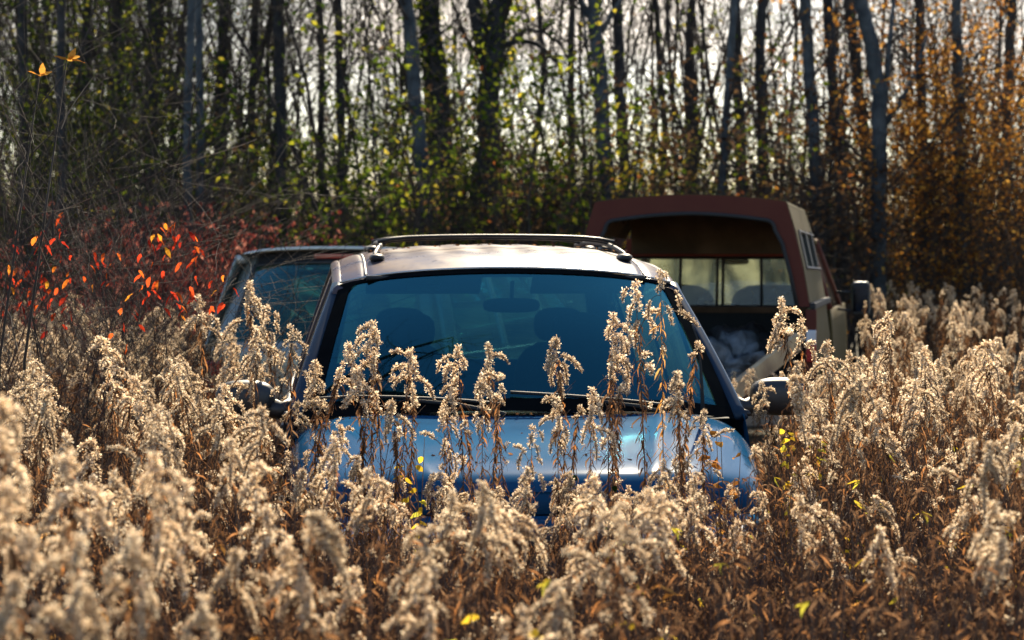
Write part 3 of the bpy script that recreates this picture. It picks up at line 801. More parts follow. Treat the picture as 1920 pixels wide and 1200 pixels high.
# stand-out plants: (px of tip, py of tip, distance, variant, label)
prom = [
 (697, 606, 8.75, 0, 'goldenrod with pointed cream head, tallest one before the left half of the windshield'),
 (668, 690, 8.6, 3, 'short goldenrod with a wide head in front of the lower left windshield corner'),
 (768, 655, 8.7, 7, 'slender goldenrod with diamond-shaped head, second tall one from the left windshield edge'),
 (858, 648, 8.8, 1, 'goldenrod whose plume leans left in front of the windshield, left of centre'),
 (915, 645, 8.9, 6, 'goldenrod with a curled plume just left of the middle of the windshield'),
 (905, 700, 8.3, 2, 'thick columnar goldenrod in front of the lower windshield, left of the middle'),
 (1042, 634, 8.7, 5, 'goldenrod with a rounded nodding head before the middle of the windshield'),
 (1150, 588, 8.6, 1, 'tall goldenrod with a plume hanging left, right of the inside mirror'),
 (1238, 508, 8.7, -1, 'tallest weed, golden dried leaves up its stem, in front of the windshield at right'),
 (1190, 530, 8.8, 4, 'thin branching goldenrod beside the tallest golden-leaved weed'),
 (592, 680, 8.6, 8, 'goldenrod column standing at the left corner of the windshield'),
 (735, 752, 8.4, 5, 'low goldenrod in front of the left wiper of the blue minivan'),
 (1110, 728, 8.3, 1, 'low goldenrod with drooping sprays before the base of the windshield'),
 (1045, 745, 8.2, 2, 'dense brown columnar goldenrod over the middle of the blue hood'),
 (1268, 700, 8.4, 8, 'dense goldenrod column in front of the lower right of the windshield'),
 (830, 770, 8.3, 4, 'branching goldenrod over the left half of the blue hood'),
 (1320, 770, 8.5, 4, 'open branching goldenrod over the right end of the blue hood'),
 (1000, 800, 8.0, 4, 'short goldenrod with sideways sprays over the middle of the hood'),
 (1465, 560, 9.8, 6, 'tall goldenrod in front of the truck bed, right of the blue minivan'),
 (1500, 600, 10.0, 4, 'branching goldenrod right of the tall one in front of the truck bed'),
 (1665, 585, 10.2, 1, 'tall goldenrod with a stepped plume right of the truck mirror'),
 (1550, 640, 9.6, 3, 'broad goldenrod top below the tail light of the truck'),
 (470, 528, 11.2, 1, 'tall goldenrod before the rear window of the dark minivan'),
 (500, 575, 10.8, 4, 'goldenrod with pale sprays below the rear window of the dark minivan'),
 (370, 555, 10.6, 3, 'broad-headed goldenrod left of the dark minivan'),
 (545, 610, 10.0, 4, 'sparse goldenrod between the dark minivan and the blue minivan'),
 (1850, 640, 9.4, 7, 'goldenrod with a wide hooked top near the right edge'),
 (1735, 650, 9.5, 1, 'goldenrod plume left of the wide hooked one at the right edge'),
 (125, 850, 4.9, 3, 'large blurred goldenrod head close to the camera at the left'),
 (290, 850, 4.7, 1, 'blurred goldenrod with arching sprays, second large head from the left'),
 (5, 750, 4.4, 5, 'blurred goldenrod head cut by the left edge of the photo'),
 (15, 905, 4.2, 3, 'blurred goldenrod at the left edge below the topmost blurred head'),
 (250, 1000, 4.1, 0, 'pale blurred goldenrod head in the lower left'),
 (150, 1010, 3.9, 6, 'very blurred goldenrod plume in the lower left corner area'),
 (30, 1080, 3.8, 5, 'round blurred goldenrod tuft at the lower left edge'),
 (500, 950, 5.6, 3, 'wide blurred goldenrod in the lower foreground left of the hood'),
 (690, 880, 6.3, 6, 'goldenrod plume in front of the left end of the hood'),
 (905, 905, 5.6, 1, 'blurred goldenrod plume bending right, under the middle of the hood'),
 (625, 820, 7.2, 1, 'goldenrod with a right-bending plume below the left windshield corner'),
 (380, 1120, 4.3, 0, 'blurred goldenrod at the bottom edge, left of centre'),
 (1045, 1095, 4.8, 0, 'pointed blurred goldenrod at the bottom edge right of centre'),
 (790, 990, 5.2, 7, 'blurred goldenrod between the two central foreground plumes'),
 (1110, 930, 6.6, 3, 'wide goldenrod head under the right half of the hood'),
 (1295, 935, 6.8, 7, 'goldenrod head before the right corner of the bumper'),
 (1090, 1020, 5.9, 5, 'nodding goldenrod in the lower foreground right of centre'),
 (1650, 990, 6.0, 0, 'pointed goldenrod in the lower right foreground'),
 (1500, 930, 6.8, 1, 'drooping goldenrod in the brown weeds right of the hood'),
 (800, 1070, 4.6, 6, 'lower blurred goldenrod plume left of the bottom centre'),
 (980, 1140, 4.5, 4, 'blurred goldenrod sprays at the bottom centre'),
 (560, 1060, 4.8, 3, 'blurred pale goldenrod near the bottom, left of centre'),
 (440, 1030, 4.9, 5, 'blurred hooked goldenrod at the bottom left of centre'),
 (350, 960, 5.4, 7, 'small pointed goldenrod among the blurred ones at lower left'),
]
ptops = []
for (px, py, D, vi, lab) in prom:
    p = W(px, py, D); H0 = 1.6 if vi == -1 else 1.3
    rz = R.uniform(0, 6.28)
    s = p.z / H0
    rt = GOLD if vi == -1 else GR[vi]
    # shift so that the tip is at the wanted pixel
    m = rt[1][0].data; tip = max(m.vertices, key=lambda v: v.co.z).co
    tx = (tip.x * math.cos(rz) - tip.y * math.sin(rz)) * s; ty = (tip.x * math.sin(rz) + tip.y * math.cos(rz)) * s
    place(vi, p.x - tx, p.y - ty, rz, s, lab, 'stand-out goldenrod plants'); ptops.append((p.x, p.y))

# leafy brown stalks crowding the stand-out plants over the hood
for (px, py, D, side) in ((697, 690, 8.8, 'at the tallest head before the left half'), (915, 720, 8.75, 'beside the curled plume left of the middle'), (905, 790, 8.2, 'under the thick column left of the middle'),
        (1045, 760, 8.5, 'under the rounded head at the middle'), (1150, 690, 8.7, 'below the plume right of the inside mirror'), (1160, 720, 8.5, 'just right of the plume right of the inside mirror'),
        (1255, 640, 8.75, 'against the tallest golden-leaved weed'), (1270, 700, 8.6, 'right of the tallest golden-leaved weed'), (768, 745, 8.8, 'below the diamond-shaped head'), (668, 770, 8.6, 'below the wide head at the left corner'),
        (600, 750, 8.6, 'before the left end of the hood'), (850, 760, 8.8, 'below the plume that leans left'), (1320, 800, 8.5, 'before the right end of the hood'), (735, 800, 8.4, 'under the low weed at the left wiper')):
    p = W(px, py, D); place(10 + (px % 2), p.x, p.y, R.uniform(0, 6.28), p.z / 1.3, 'brown leafy stalk ' + side + ' of the windshield' if side.endswith(('half', 'middle')) else 'brown leafy stalk ' + side, 'brown stalks over the hood', (0, R.gauss(0, .02)))

# vehicle footprints
def in_rect(x, y, M4, x0, x1, y0, y1):
    v = M4.inverted() @ Vector((x, y, 0)); return x0 < v.x < x1 and y0 < v.y < y1
VAN = Matrix.Translation((.125, 9.24, 0)) @ Matrix.Rotation(van_yaw, 4, 'Z')
V2 = Matrix.Translation(tail - off) @ Matrix.Rotation(yaw2, 4, 'Z')
def blocked(x, y):
    return in_rect(x, y, VAN, -1.08, 1.08, -.16, 5.1) or in_rect(x, y, V2, -1.05, 1.05, -.2, 5.1) or in_rect(x, y, TR, -1.02, 1.02, -.68, 5.3)
# lowest allowed tip row (photo pixels) by column: keeps the sight lines the photo has
cap_tab = [(-200, 585), (0, 590), (150, 605), (330, 575), (400, 590), (470, 592), (530, 620), (560, 690), (585, 750), (650, 820), (700, 850), (900, 880), (1200, 880), (1320, 820), (1400, 790), (1440, 770), (1480, 700), (1510, 640), (1600, 615), (1700, 640), (1900, 640), (2100, 630)]
cand = []
def field(y0, y1, dens, grid):
    y = y0
    while y < y1:
        hw = .2133 * y + .55
        n = int(2 * hw * grid * dens)
        for _ in range(n):
            cand.append((R.uniform(-hw, hw), y + R.uniform(0, grid)))
        y += grid
field(4.3, 7, 7.5, .25); field(7, 14, 15, .25); field(14, 21, 8, .5); field(21, 27, 7, .5)
GRP = {}
near = []; far = []
for (x, y) in cand:
    if blocked(x, y): continue
    if noise.noise(Vector((x * .9, y * .9, 3))) < -.42: continue
    px = CX + x / y * FPX
    H = R.gauss(1.25, .10) if R.random() < .62 else R.uniform(.72, 1.12) + .06 * noise.noise(Vector((x * .7, y * .7, 0)))
    if y > 15: H = R.gauss(1.15, .08)
    if y > 17.5 and px > 1600: H = R.gauss(1.22, .10)
    if 1560 < px and y < 12: H -= .02
    c = interp(px, cap_tab) + R.uniform(0, 70)
    if y > 15 and px > 1620: c = 520
    if y > 13 and px < 400: c = 560
    if y > 15 and 1300 < px < 1640: c = 700
    if y < 7.6: c = max(c, interp(y, [(4.2, 1080), (5, 930), (6.2, 830), (7.6, 700)]))
    Hc = CAMZ - (c - HY) / FPX * y
    H = min(H, Hc)
    if H < .55: continue
    inframe = -30 < px < 1950
    (near if inframe else far).append((x, y, H, px))
near.sort(key=lambda t: t[1])
nid = 300 - len(prom)
rest = near[nid:] + far
def zone(px, y):
    if y < 5.6:
        return ('left' if px < 640 else 'middle' if px < 1280 else 'right')
    return None
for (x, y, H, px) in near[:nid]:
    third = 'lower left' if px < 640 else 'bottom centre' if px < 1280 else 'lower right'
    if y < 5.2: lab = 'dry fluffy goldenrod out of focus nearest the camera at the %s' % third
    elif y < 6.6: lab = 'dry brown goldenrod in the second rank of foreground weeds at the %s' % third
    else: lab = 'dry goldenrod standing a few metres before the blue minivan at the %s' % third
    place(R.choice([0, 1, 2, 3, 4, 5, 6, 7, 8, 9] if px < 1500 else [0, 1, 4, 5, 6, 9, 10, 11, 4]), x, y, R.uniform(0, 6.28), H / 1.3, lab, lab.replace('goldenrod', 'goldenrods'), (R.gauss(0, .12), R.gauss(0, .12)))

def scatter(name, pts, meshes, label, cat):
    """one object of stuff: points carrying instances of a few source meshes"""
    src = bpy.data.collections.new(name + '_source')
    for i, ms in enumerate(meshes):
        src.objects.link(ms)
    me = bpy.data.meshes.new(name); me.from_pydata([p[0] for p in pts], [], [])
    a = me.attributes.new('rot', 'FLOAT_VECTOR', 'POINT'); a.data.foreach_set('vector', [c for p in pts for c in p[1]])
    a = me.attributes.new('scl', 'FLOAT_VECTOR', 'POINT'); a.data.foreach_set('vector', [c for p in pts for c in p[2]])
    a = me.attributes.new('idx', 'INT', 'POINT'); a.data.foreach_set('value', [p[3] for p in pts])
    o = bpy.data.objects.new(name, me); COL.objects.link(o)
    ng = bpy.data.node_groups.new(name, 'GeometryNodeTree')
    ng.interface.new_socket('Geometry', in_out='INPUT', socket_type='NodeSocketGeometry'); ng.interface.new_socket('Geometry', in_out='OUTPUT', socket_type='NodeSocketGeometry')
    N = ng.nodes; L = ng.links
    gi = N.new('NodeGroupInput'); go = N.new('NodeGroupOutput'); ip = N.new('GeometryNodeInstanceOnPoints')
    mp = N.new('GeometryNodeMeshToPoints'); L.new(gi.outputs[0], mp.inputs[0]); L.new(mp.outputs[0], ip.inputs['Points'])
    ci = N.new('GeometryNodeCollectionInfo'); ci.inputs['Collection'].default_value = src; ci.inputs['Separate Children'].default_value = True; ci.inputs['Reset Children'].default_value = True
    L.new(ci.outputs[0], ip.inputs['Instance']); ip.inputs['Pick Instance'].default_value = True
    def attr(nm, typ):
        n = N.new('GeometryNodeInputNamedAttribute'); n.data_type = typ; n.inputs['Name'].default_value = nm; return n.outputs['Attribute']
    L.new(attr('idx', 'INT'), ip.inputs['Instance Index'])
    e2r = N.new('FunctionNodeEulerToRotation'); L.new(attr('rot', 'FLOAT_VECTOR'), e2r.inputs[0]); L.new(e2r.outputs[0], ip.inputs['Rotation'])
    L.new(attr('scl', 'FLOAT_VECTOR'), ip.inputs['Scale'])
    L.new(ip.outputs[0], go.inputs[0])
    md = o.modifiers.new('scatter', 'NODES'); md.node_group = ng
    tag(o, label, cat, kind='stuff'); return o
def source(mb_list, mats, name):
    """join several MBs into one unlinked object"""
    J = MB(); base = 0; ml = []
    for mb, ms in zip(mb_list, mats):
        ms = ms if isinstance(ms, list) else [ms]
        b = len(J.v); J.v += mb.v; J.f += [tuple(b + i for i in f) for f in mb.f]; J.m += [len(ml) + k for k in mb.m]; ml += ms
    o = J.build(name, ml); COL.objects.unlink(o); return o
srcs = []
for i, s in enumerate(styles):
    st, hd, lf = goldenrod(100 + i, s)
    srcs.append(source([st, hd, lf], [M['stem'], [M['fluff'], M['core']], M['dryleaf']], 'goldenrod_source_%02d' % i))
pts = []
for (x, y, H, px) in rest:
    s = H / 1.3
    pts.append(((x, y, 0), (R.gauss(0, .12), R.gauss(0, .12), R.uniform(0, 6.28)), (s, s, s * R.uniform(.95, 1.05)), R.choice([0, 1, 2, 3, 4, 5, 6, 7, 8, 9, 10, 11, 4, 1] if px < 1500 else [0, 1, 4, 4, 6, 9, 10, 11, 10, 11])))
scatter('goldenrod_field', pts, srcs, 'field of dry fluffy goldenrod filling the ground around the vehicles', 'weeds')

# undergrowth among the goldenrod: brown tangle, yellow leaves, grass
def tangle(seed, leaf, H=.9, nst=9, nl=60, lw=.0052, ll=.040):
    rnd = random.Random(seed); st = MB(); lf = MB()
    for i in range(nst):
        a = rnd.uniform(0, 6.28); p = Vector((rnd.gauss(0, .07), rnd.gauss(0, .07), 0)); d = Vector((math.cos(a) * .18, math.sin(a) * .18, 1)).normalized()
        h = H * rnd.uniform(.5, 1.05); n = 7; pts = [p.copy()]
        for k in range(n):
            d = (d + Vector((rnd.gauss(0, .08), rnd.gauss(0, .08), 0))).normalized(); p = p + d * h / n; pts.append(p.copy())
        st.tube(pts, [.003 - .0018 * k / n for k in range(n + 1)], 3, False)
        for k in range(int(nl / nst)):
            q = pts[rnd.randrange(1, n + 1)]; b = rnd.uniform(0, 6.28)
            leafblade(lf, q, Vector((math.cos(b), math.sin(b), rnd.uniform(-.5, .7))), ll * rnd.uniform(.6, 1.4), lw * rnd.uniform(.6, 1.3), rnd, .9, 3)
    return st, lf
def grassclump(seed, H=.55):
    rnd = random.Random(seed); g = MB()
    for i in range(45):
        a = rnd.uniform(0, 6.28); p = Vector((rnd.gauss(0, .06), rnd.gauss(0, .06), 0)); d = Vector((math.cos(a) * .3, math.sin(a) * .3, 1))
        leafblade(g, p, d, H * rnd.uniform(.5, 1.1), .005, rnd, .35, 5, .12)
    return g
us = []
for i in range(4):
    st, lf = tangle(500 + i, None, .95, 13, 200); us.append(source([st, lf], [M['stem'], M['dryleaf']], 'undergrowth_source_%02d' % i))
for i in range(2):
    st, lf = tangle(600 + i, None, .9, 7, 50, .009, .038); us.append(source([st, lf], [M['stem'], M['yellow']], 'undergrowth_source_%02d' % (4 + i)))
for i in range(2): us.append(source([grassclump(700 + i)], [M['grass']], 'undergrowth_source_%02d' % (6 + i)))
st, lf = tangle(650, None, .8, 6, 60, .010, .045); us.append(source([st, lf], [M['stem'], M['goldleaf']], 'undergrowth_source_08'))
pts = []
for _ in range(5200):
    y = math.sqrt(R.uniform(3.2 ** 2, 24 ** 2)) if R.random() < .45 else R.uniform(3.2, 11); hw = .2133 * y + .5; x = R.uniform(-hw, hw)
    if blocked(x, y): continue
    px = CX + x / y * FPX; c = interp(px, cap_tab) + 90
    if y < 7.6: c = max(c, 820)
    Hc = min(CAMZ - (c - HY) / FPX * y, 1.15); s = min(R.uniform(.75, 1.2), Hc / .95)
    if s < .3: continue
    k = R.choice([0, 1, 2, 3, 0, 1, 2, 3, 0, 1, 2, 3, 6, 7, 6, 7, 4 if px > 1000 and R.random() < .5 else 2, 5 if px > 1100 and R.random() < .5 else 1, 8])
    pts.append(((x, y, 0), (R.gauss(0, .12), R.gauss(0, .12), R.uniform(0, 6.28)), (s, s, s), k))
scatter('undergrowth', pts, us, 'tangle of dead stems, curled brown leaves and grass between the goldenrods', 'undergrowth')

# ------------------------------------------------------------------ woody plants
def quadleaf(mb, p, L, w, rnd, up=-.2):
    a = Vector((rnd.gauss(0, 1), rnd.gauss(0, 1), rnd.gauss(up, .7))).normalized(); b = a.orthogonal().normalized(); b = Matrix.Rotation(rnd.uniform(0, 6.28), 3, a) @ b
    c = a.cross(b) * w * .25
    mb.add([tuple(p), tuple(p + a * L * .45 - b * w * .5 + c), tuple(p + a * L), tuple(p + a * L * .45 + b * w * .5 + c)], [(0, 1, 2, 3)])

def grow(wood, leaf, p, d, L, r, depth, rnd, nchild, leafn, leafL, wob=.12, rise=.04, leafz=(0, 99), minr=.0035, fine=.3):
    n = min(max(4, int(L / fine)), 10) if depth > 0 else 4
    pts = [p.copy()]; rad = [r]; q = p.copy(); dd = d.copy()
    for k in range(n):
        dd = (dd + Vector((rnd.gauss(0, wob), rnd.gauss(0, wob), rnd.gauss(rise, wob * .6)))).normalized(); q = q + dd * L / n
        pts.append(q.copy()); rad.append(max(r * (1 - .75 * (k + 1) / n), minr))
    wood.tube(pts, rad, 5 if depth > 1 else 3, False)
    if depth > 0:
        for i in range(nchild):
            t = rnd.uniform(.25, 1.0); k = min(int(t * n), n - 1); s = pts[k].lerp(pts[k + 1], t * n - k)
            base = (pts[k + 1] - pts[k]).normalized()
            out = Vector((rnd.gauss(0, 1), rnd.gauss(0, 1), rnd.gauss(0, .6))).normalized()
            nd = (base * .7 + out * .8).normalized()
            grow(wood, leaf, s, nd, L * rnd.uniform(.35, .62), max(rad[k] * .5, minr), depth - 1, rnd, nchild, leafn, leafL, wob, rise, leafz, minr, fine)
    if depth <= 1 and leafn:
        for i in range(leafn if rnd.random() < .8 else 0):
            t = rnd.uniform(.2, 1); k = min(int(t * n), n - 1); s = pts[k].lerp(pts[k + 1], t * n - k)
            if leafz[0] < s.z < leafz[1]:
                quadleaf(leaf, s + Vector((rnd.gauss(0, .03), rnd.gauss(0, .03), rnd.gauss(0, .03))), leafL * rnd.uniform(.7, 1.3), leafL * .6, rnd)

def make_tree_meshes(seed, pts, rads, nb, blen, leafn=1, leafL=.07, depth=2, zmin=1.5, limbs=(), nch=4, leafz=(0, 99), ivy=0):
    rnd = random.Random(seed); tr = MB(); tw = MB(); lf = MB()
    tr.tube(pts, rads, 10)
    pv = [Vector(p) for p in pts]
    for i in range(nb):
        z = rnd.uniform(zmin, pv[-1].z)
        for k in range(len(pv) - 1):
            if pv[k].z <= z <= pv[k + 1].z: break
        t = (z - pv[k].z) / max(pv[k + 1].z - pv[k].z, .01); s = pv[k].lerp(pv[k + 1], t); a = rnd.uniform(0, 6.28)
        r0 = lerp(rads[k], rads[k + 1], t)
        d = Vector((math.cos(a), math.sin(a), rnd.uniform(.3, 1.3))).normalized()
        grow(tw, lf, s, d, blen * rnd.uniform(.5, 1.2), max(r0 * .22, .007), depth, rnd, nch, leafn, leafL, .17, .06, leafz, .0028)
    for lp, lr in limbs:
        tr.tube(lp, lr, 7)
        lv = [Vector(p) for p in lp]
        for i in range(9):
            k = rnd.randrange(1, len(lv)); d = (Vector((rnd.gauss(0, .7), rnd.gauss(0, .7), rnd.uniform(.1, 1)))).normalized()
            grow(tw, lf, lv[k], d, blen * .6, .012, 1, rnd, nch, leafn, leafL, .17, .06, leafz, .0028)
    for i in range(ivy):
        z = rnd.uniform(1, 6.5); k = 0
        for k in range(len(pv) - 1):
            if pv[k].z <= z <= pv[k + 1].z: break
        t = (z - pv[k].z) / max(pv[k + 1].z - pv[k].z, .01); s = pv[k].lerp(pv[k + 1], t); r0 = lerp(rads[k], rads[k + 1], t)
        a = rnd.uniform(0, 6.28); rr = r0 + abs(rnd.gauss(0, .10))
        quadleaf(lf, s + Vector((math.cos(a) * rr, math.sin(a) * rr, 0)), .08, .06, rnd)
    return tr, tw, lf

# individual trunks read off the photograph: pixel path from low to high, width px, distance, bark, label
TREES = [
 ([(798, 420), (790, 300), (776, 150), (765, 0)], 26, 29, 'palebark', dict(nb=20, leafn=1), 'straight grey trunk just left of the thick mossy pair above the minivan roof'),
 ([(812, 430), (806, 250), (796, 80), (790, 0)], 13, 34, 'bark', dict(nb=16), 'thin dark trunk between the grey trunk and the first thick mossy trunk'),
 ([(838, 430), (834, 300), (826, 180), (812, 60), (806, 0)], 36, 32, 'bark', dict(nb=22, leafn=2, ivy=900), 'thick dark ivy-covered trunk, left one of the broad pair at centre'),
 ([(922, 440), (915, 300), (918, 170), (925, 80), (945, 0)], 42, 31, 'bark', dict(nb=24, leafn=2, ivy=1300, limb='arch'), 'broad dark forked trunk at centre with an arching limb to the right'),
 ([(1140, 390), (1132, 250), (1125, 130), (1114, 20), (1110, -40)], 27, 30, 'palebark', dict(nb=16, limb='fork'), 'grey trunk forking near the top of the photo, left of the maroon cap'),
 ([(1172, 390), (1166, 230), (1160, 120), (1158, 0)], 19, 30.5, 'bark', dict(nb=16), 'dark trunk right beside the grey forked trunk'),
 ([(1074, 420), (1072, 230), (1070, 110), (1072, 0)], 12, 34, 'bark', dict(nb=18), 'thin upright trunk between the broad forked tree and the grey forked one'),
 ([(1350, 380), (1358, 260), (1368, 130), (1378, 0)], 12, 28, 'palebark', dict(nb=12), 'slender pale trunk leaning right above the maroon cap'),
 ([(1392, 400), (1388, 230), (1380, 100), (1378, 0)], 20, 33, 'bark', dict(nb=18), 'dark trunk right of the slender pale leaning one'),
 ([(1432, 400), (1428, 230), (1424, 100), (1430, 0)], 18, 32, 'bark', dict(nb=16, leafn=2), 'dark trunk over the right end of the maroon cap'),
 ([(1538, 440), (1528, 300), (1518, 150), (1508, 0)], 20, 28.5, 'palebark', dict(nb=14), 'pale straight trunk right of the maroon cap'),
 ([(1580, 440), (1570, 260), (1560, 130), (1552, 0)], 18, 31, 'bark', dict(nb=16, leafn=1), 'second trunk right of the maroon cap, grey brown'),
 ([(1640, 430), (1620, 260), (1604, 120), (1592, 0)], 20, 34, 'bark', dict(nb=16), 'dark leaning trunk behind the bent grey one'),
 ([(1646, 520), (1646, 380), (1650, 250), (1646, 160), (1628, 60), (1614, 0)], 26, 28, 'palebark', dict(nb=18, limb='side'), 'bent grey trunk with a side limb, above the truck mirror'),
 ([(1800, 400), (1798, 200), (1795, 100), (1792, 0)], 17, 29, 'palebark', dict(nb=10), 'pale trunk rising out of the orange foliage at the right'),
 ([(1730, 420), (1728, 230), (1726, 100), (1724, 0)], 16, 33, 'bark', dict(nb=16), 'dark trunk at the left side of the orange foliage'),
 ([(1884, 420), (1888, 230), (1892, 100), (1900, 0)], 18, 33, 'bark', dict(nb=14), 'dark trunk near the right edge'),
 ([(1290, 420), (1292, 230), (1290, 100), (1298, 0)], 13, 34, 'bark', dict(nb=16, leafn=2), 'thin trunk above the left part of the maroon cap'),
 ([(1240, 420), (1246, 230), (1236, 100), (1230, 0)], 10, 35, 'bark', dict(nb=16, leafn=1), 'very thin crooked trunk left of centre over the maroon cap'),
 ([(640, 430), (640, 260), (636, 130), (634, 0)], 14, 33, 'bark', dict(nb=16), 'dark slim trunk above the left roof rail of the blue minivan'),
 ([(606, 430), (602, 260), (604, 130), (598, 0)], 12, 34, 'bark', dict(nb=16), 'slim trunk left of the one above the left roof rail'),
 ([(530, 440), (528, 260), (524, 130), (520, 0)], 20, 31, 'bark', dict(nb=18, leafn=2), 'dark trunk over the roof of the dark minivan'),
 ([(352, 440), (352, 260), (354, 130), (360, 0)], 13, 27, 'palebark', dict(nb=12), 'left one of two close pale trunks behind the red bush'),
 ([(374, 440), (376, 260), (374, 130), (372, 0)], 12, 27.3, 'palebark', dict(nb=12), 'right one of two close pale trunks behind the red bush'),
 ([(285, 440), (284, 260), (288, 130), (290, 0)], 26, 32, 'bark', dict(nb=20, leafn=3), 'thick dark trunk left of the two close pale trunks'),
 ([(215, 440), (218, 260), (222, 130), (220, 0)], 22, 33, 'bark', dict(nb=20, leafn=3), 'thick dark trunk in the dark wood at the left'),
 ([(118, 460), (116, 260), (114, 130), (116, 0)], 14, 29, 'bark', dict(nb=14, leafn=2), 'slim trunk behind the orange leaf pair at upper left'),
 ([(160, 440), (156, 260), (160, 130), (164, 0)], 18, 33, 'bark', dict(nb=18, leafn=3), 'dark trunk right of the orange leaf pair'),
 ([(44, 440), (46, 260), (44, 130), (42, 0)], 17, 31, 'bark', dict(nb=18, leafn=2), 'dark trunk near the left edge'),
 ([(410, 430), (412, 260), (416, 130), (420, 0)], 20, 33, 'bark', dict(nb=18, leafn=2), 'dark trunk right of the two close pale trunks'),
 ([(466, 430), (470, 260), (476, 130), (480, 0)], 14, 34, 'bark', dict(nb=16, leafn=2), 'slim trunk above the left edge of the dark minivan'),
 ([(1002, 430), (1000, 300), (1020, 150), (1010, 0)], 9, 36, 'bark', dict(nb=16, leafn=2), 'wavy thin trunk under the arching limb'),
]
for ti, (path, wpx, D, bk, kw, lab) in enumerate(TREES):
    P = [W(x, y, D) for x, y in path]; base = P[0] + (P[0] - P[1]) * ((P[0].z) / max(P[1].z - P[0].z, .1)); base.z = 0; base.y = D
    base.x = P[0].x + (P[0].x - P[1].x) * .3
    dirv = (P[-1] - P[-2]).normalized(); dirv = (dirv + Vector((0, 0, .6))).normalized()
    pts = [base] + P; q = P[-1].copy(); r0 = wpx / 2 / FPX * D
    rnd = random.Random(900 + ti)
    for k in range(7):
        q = q + Vector((dirv.x * 1.2 + rnd.gauss(0, .12), rnd.gauss(0, .12), 1.25)); pts.append(q.copy())
    # densify with bark wobble
    dp = []
    for a_, b2 in zip(pts, pts[1:]):
        for k in range(4): dp.append(a_.lerp(b2, k / 4) + Vector((rnd.gauss(0, r0 * .13), rnd.gauss(0, r0 * .1), 0)))
    dp.append(pts[-1]); n = len(dp)
    zt = dp[-1].z
    rad = [r0 * (1.15 - .28 * min(p.z / 5, 1) - .75 * max(0, (p.z - 5) / (zt - 5))) * rnd.uniform(.95, 1.06) + .01 for p in dp]
    rad[0] *= 1.35
    limbs = []
    kind = kw.pop('limb', None)
    if kind == 'arch':
        lp = [W(x, y, D) for x, y in [(918, 100), (945, 85), (975, 75), (1005, 82), (1030, 100), (1052, 122)]]; limbs.append((lp, [.05, .045, .04, .034, .028, .015]))
        lp = [W(x, y, D) for x, y in [(918, 130), (900, 60), (890, 10), (880, -60)]]; limbs.append((lp, [.12, .11, .09, .06]))
        lp = [W(x, y, D) for x, y in [(960, 76), (985, 55), (1020, 60), (1050, 82), (1070, 120)]]; limbs.append((lp, [.03, .028, .024, .02, .01]))
    if kind == 'fork':
        lp = [W(x, y, D) for x, y in [(1118, 40), (1102, 26), (1090, 5), (1080, -30)]]; limbs.append((lp, [.06, .05, .04, .03]))
        lp = [W(x, y, D) for x, y in [(1126, 60), (1140, 40), (1150, 20), (1170, -10)]]; limbs.append((lp, [.045, .035, .03, .02]))
        lp = [W(x, y, D + .3) for x, y in [(1128, 230), (1112, 160), (1100, 90), (1092, 0)]]; limbs.append((lp, [.03, .028, .02, .015]))
    if kind == 'side':
        lp = [W(x, y, D) for x, y in [(1652, 230), (1662, 150), (1668, 80), (1676, 0)]]; limbs.append((lp, [.05, .04, .03, .02]))
        lp = [W(x, y, D) for x, y in [(1655, 240), (1690, 190), (1715, 140), (1740, 60)]]; limbs.append((lp, [.04, .03, .025, .015]))
    a_, b2, c_ = make_tree_meshes(900 + ti, dp, rad, kw.get('nb', 14), 1.7, (kw.get('leafn', 0) if path[0][0] < 560 else (1 if kw.get('leafn', 0) > 1 else 0)), .07, 2, 1.4, limbs, 4, ivy=kw.get('ivy', 0))
    loc = Vector((base.x, base.y, 0))
    for mb in (a_, b2, c_): mb.v = [tuple(Vector(v) - loc) for v in mb.v]
    root = empty('bare_tree', loc); tag(root, lab, 'tree', 'trees along the edge of the wood')
    a_.build('trunk', M[bk], root, True)
    b2.cur = 0; cr = b2.build('crown', M['twig'], root, True)
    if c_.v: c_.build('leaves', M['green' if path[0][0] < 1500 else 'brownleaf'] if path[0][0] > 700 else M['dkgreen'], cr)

# understorey trees and shrubs from shared variants
def variant(seed, H, nst, depth, nch, leafn, leafL, spread=.25, r=.018, zlo=.2):
    rnd = random.Random(seed); w = MB(); l = MB()
    for i in range(nst):
        a = rnd.uniform(0, 6.28); d = Vector((math.cos(a) * spread, math.sin(a) * spread, 1)).normalized()
        grow(w, l, Vector((rnd.gauss(0, .12), rnd.gauss(0, .12), 0)), d, H * rnd.uniform(.6, 1), r, depth, rnd, nch, leafn, leafL, .12, .07, (zlo, 99), .0026)
    return w, l
def woody(name, v, wm, lm):
    r = empty(name); w = v[0].build('branches', M[wm], r, True); k = [w]
    if v[1].v: k.append(v[1].build('leaves', M[lm], r))
    return r, k
SH = [variant(20 + i, 2.9, 6, 2, 6, 4, .07) for i in range(3)]         # leafy shrubs
SP = [variant(40 + i, 8.5, 2, 3, 4, 3, .07, .06, .028) for i in range(4)]   # leafy saplings
BR = [variant(60 + i, 2.4, 9, 2, 7, 0, .05, .35, .012) for i in range(2)]  # bare brush
BS = [variant(80 + i, 9.5, 2, 3, 4, 0, .08, .05, .034) for i in range(3)]  # bare saplings
protos = {}
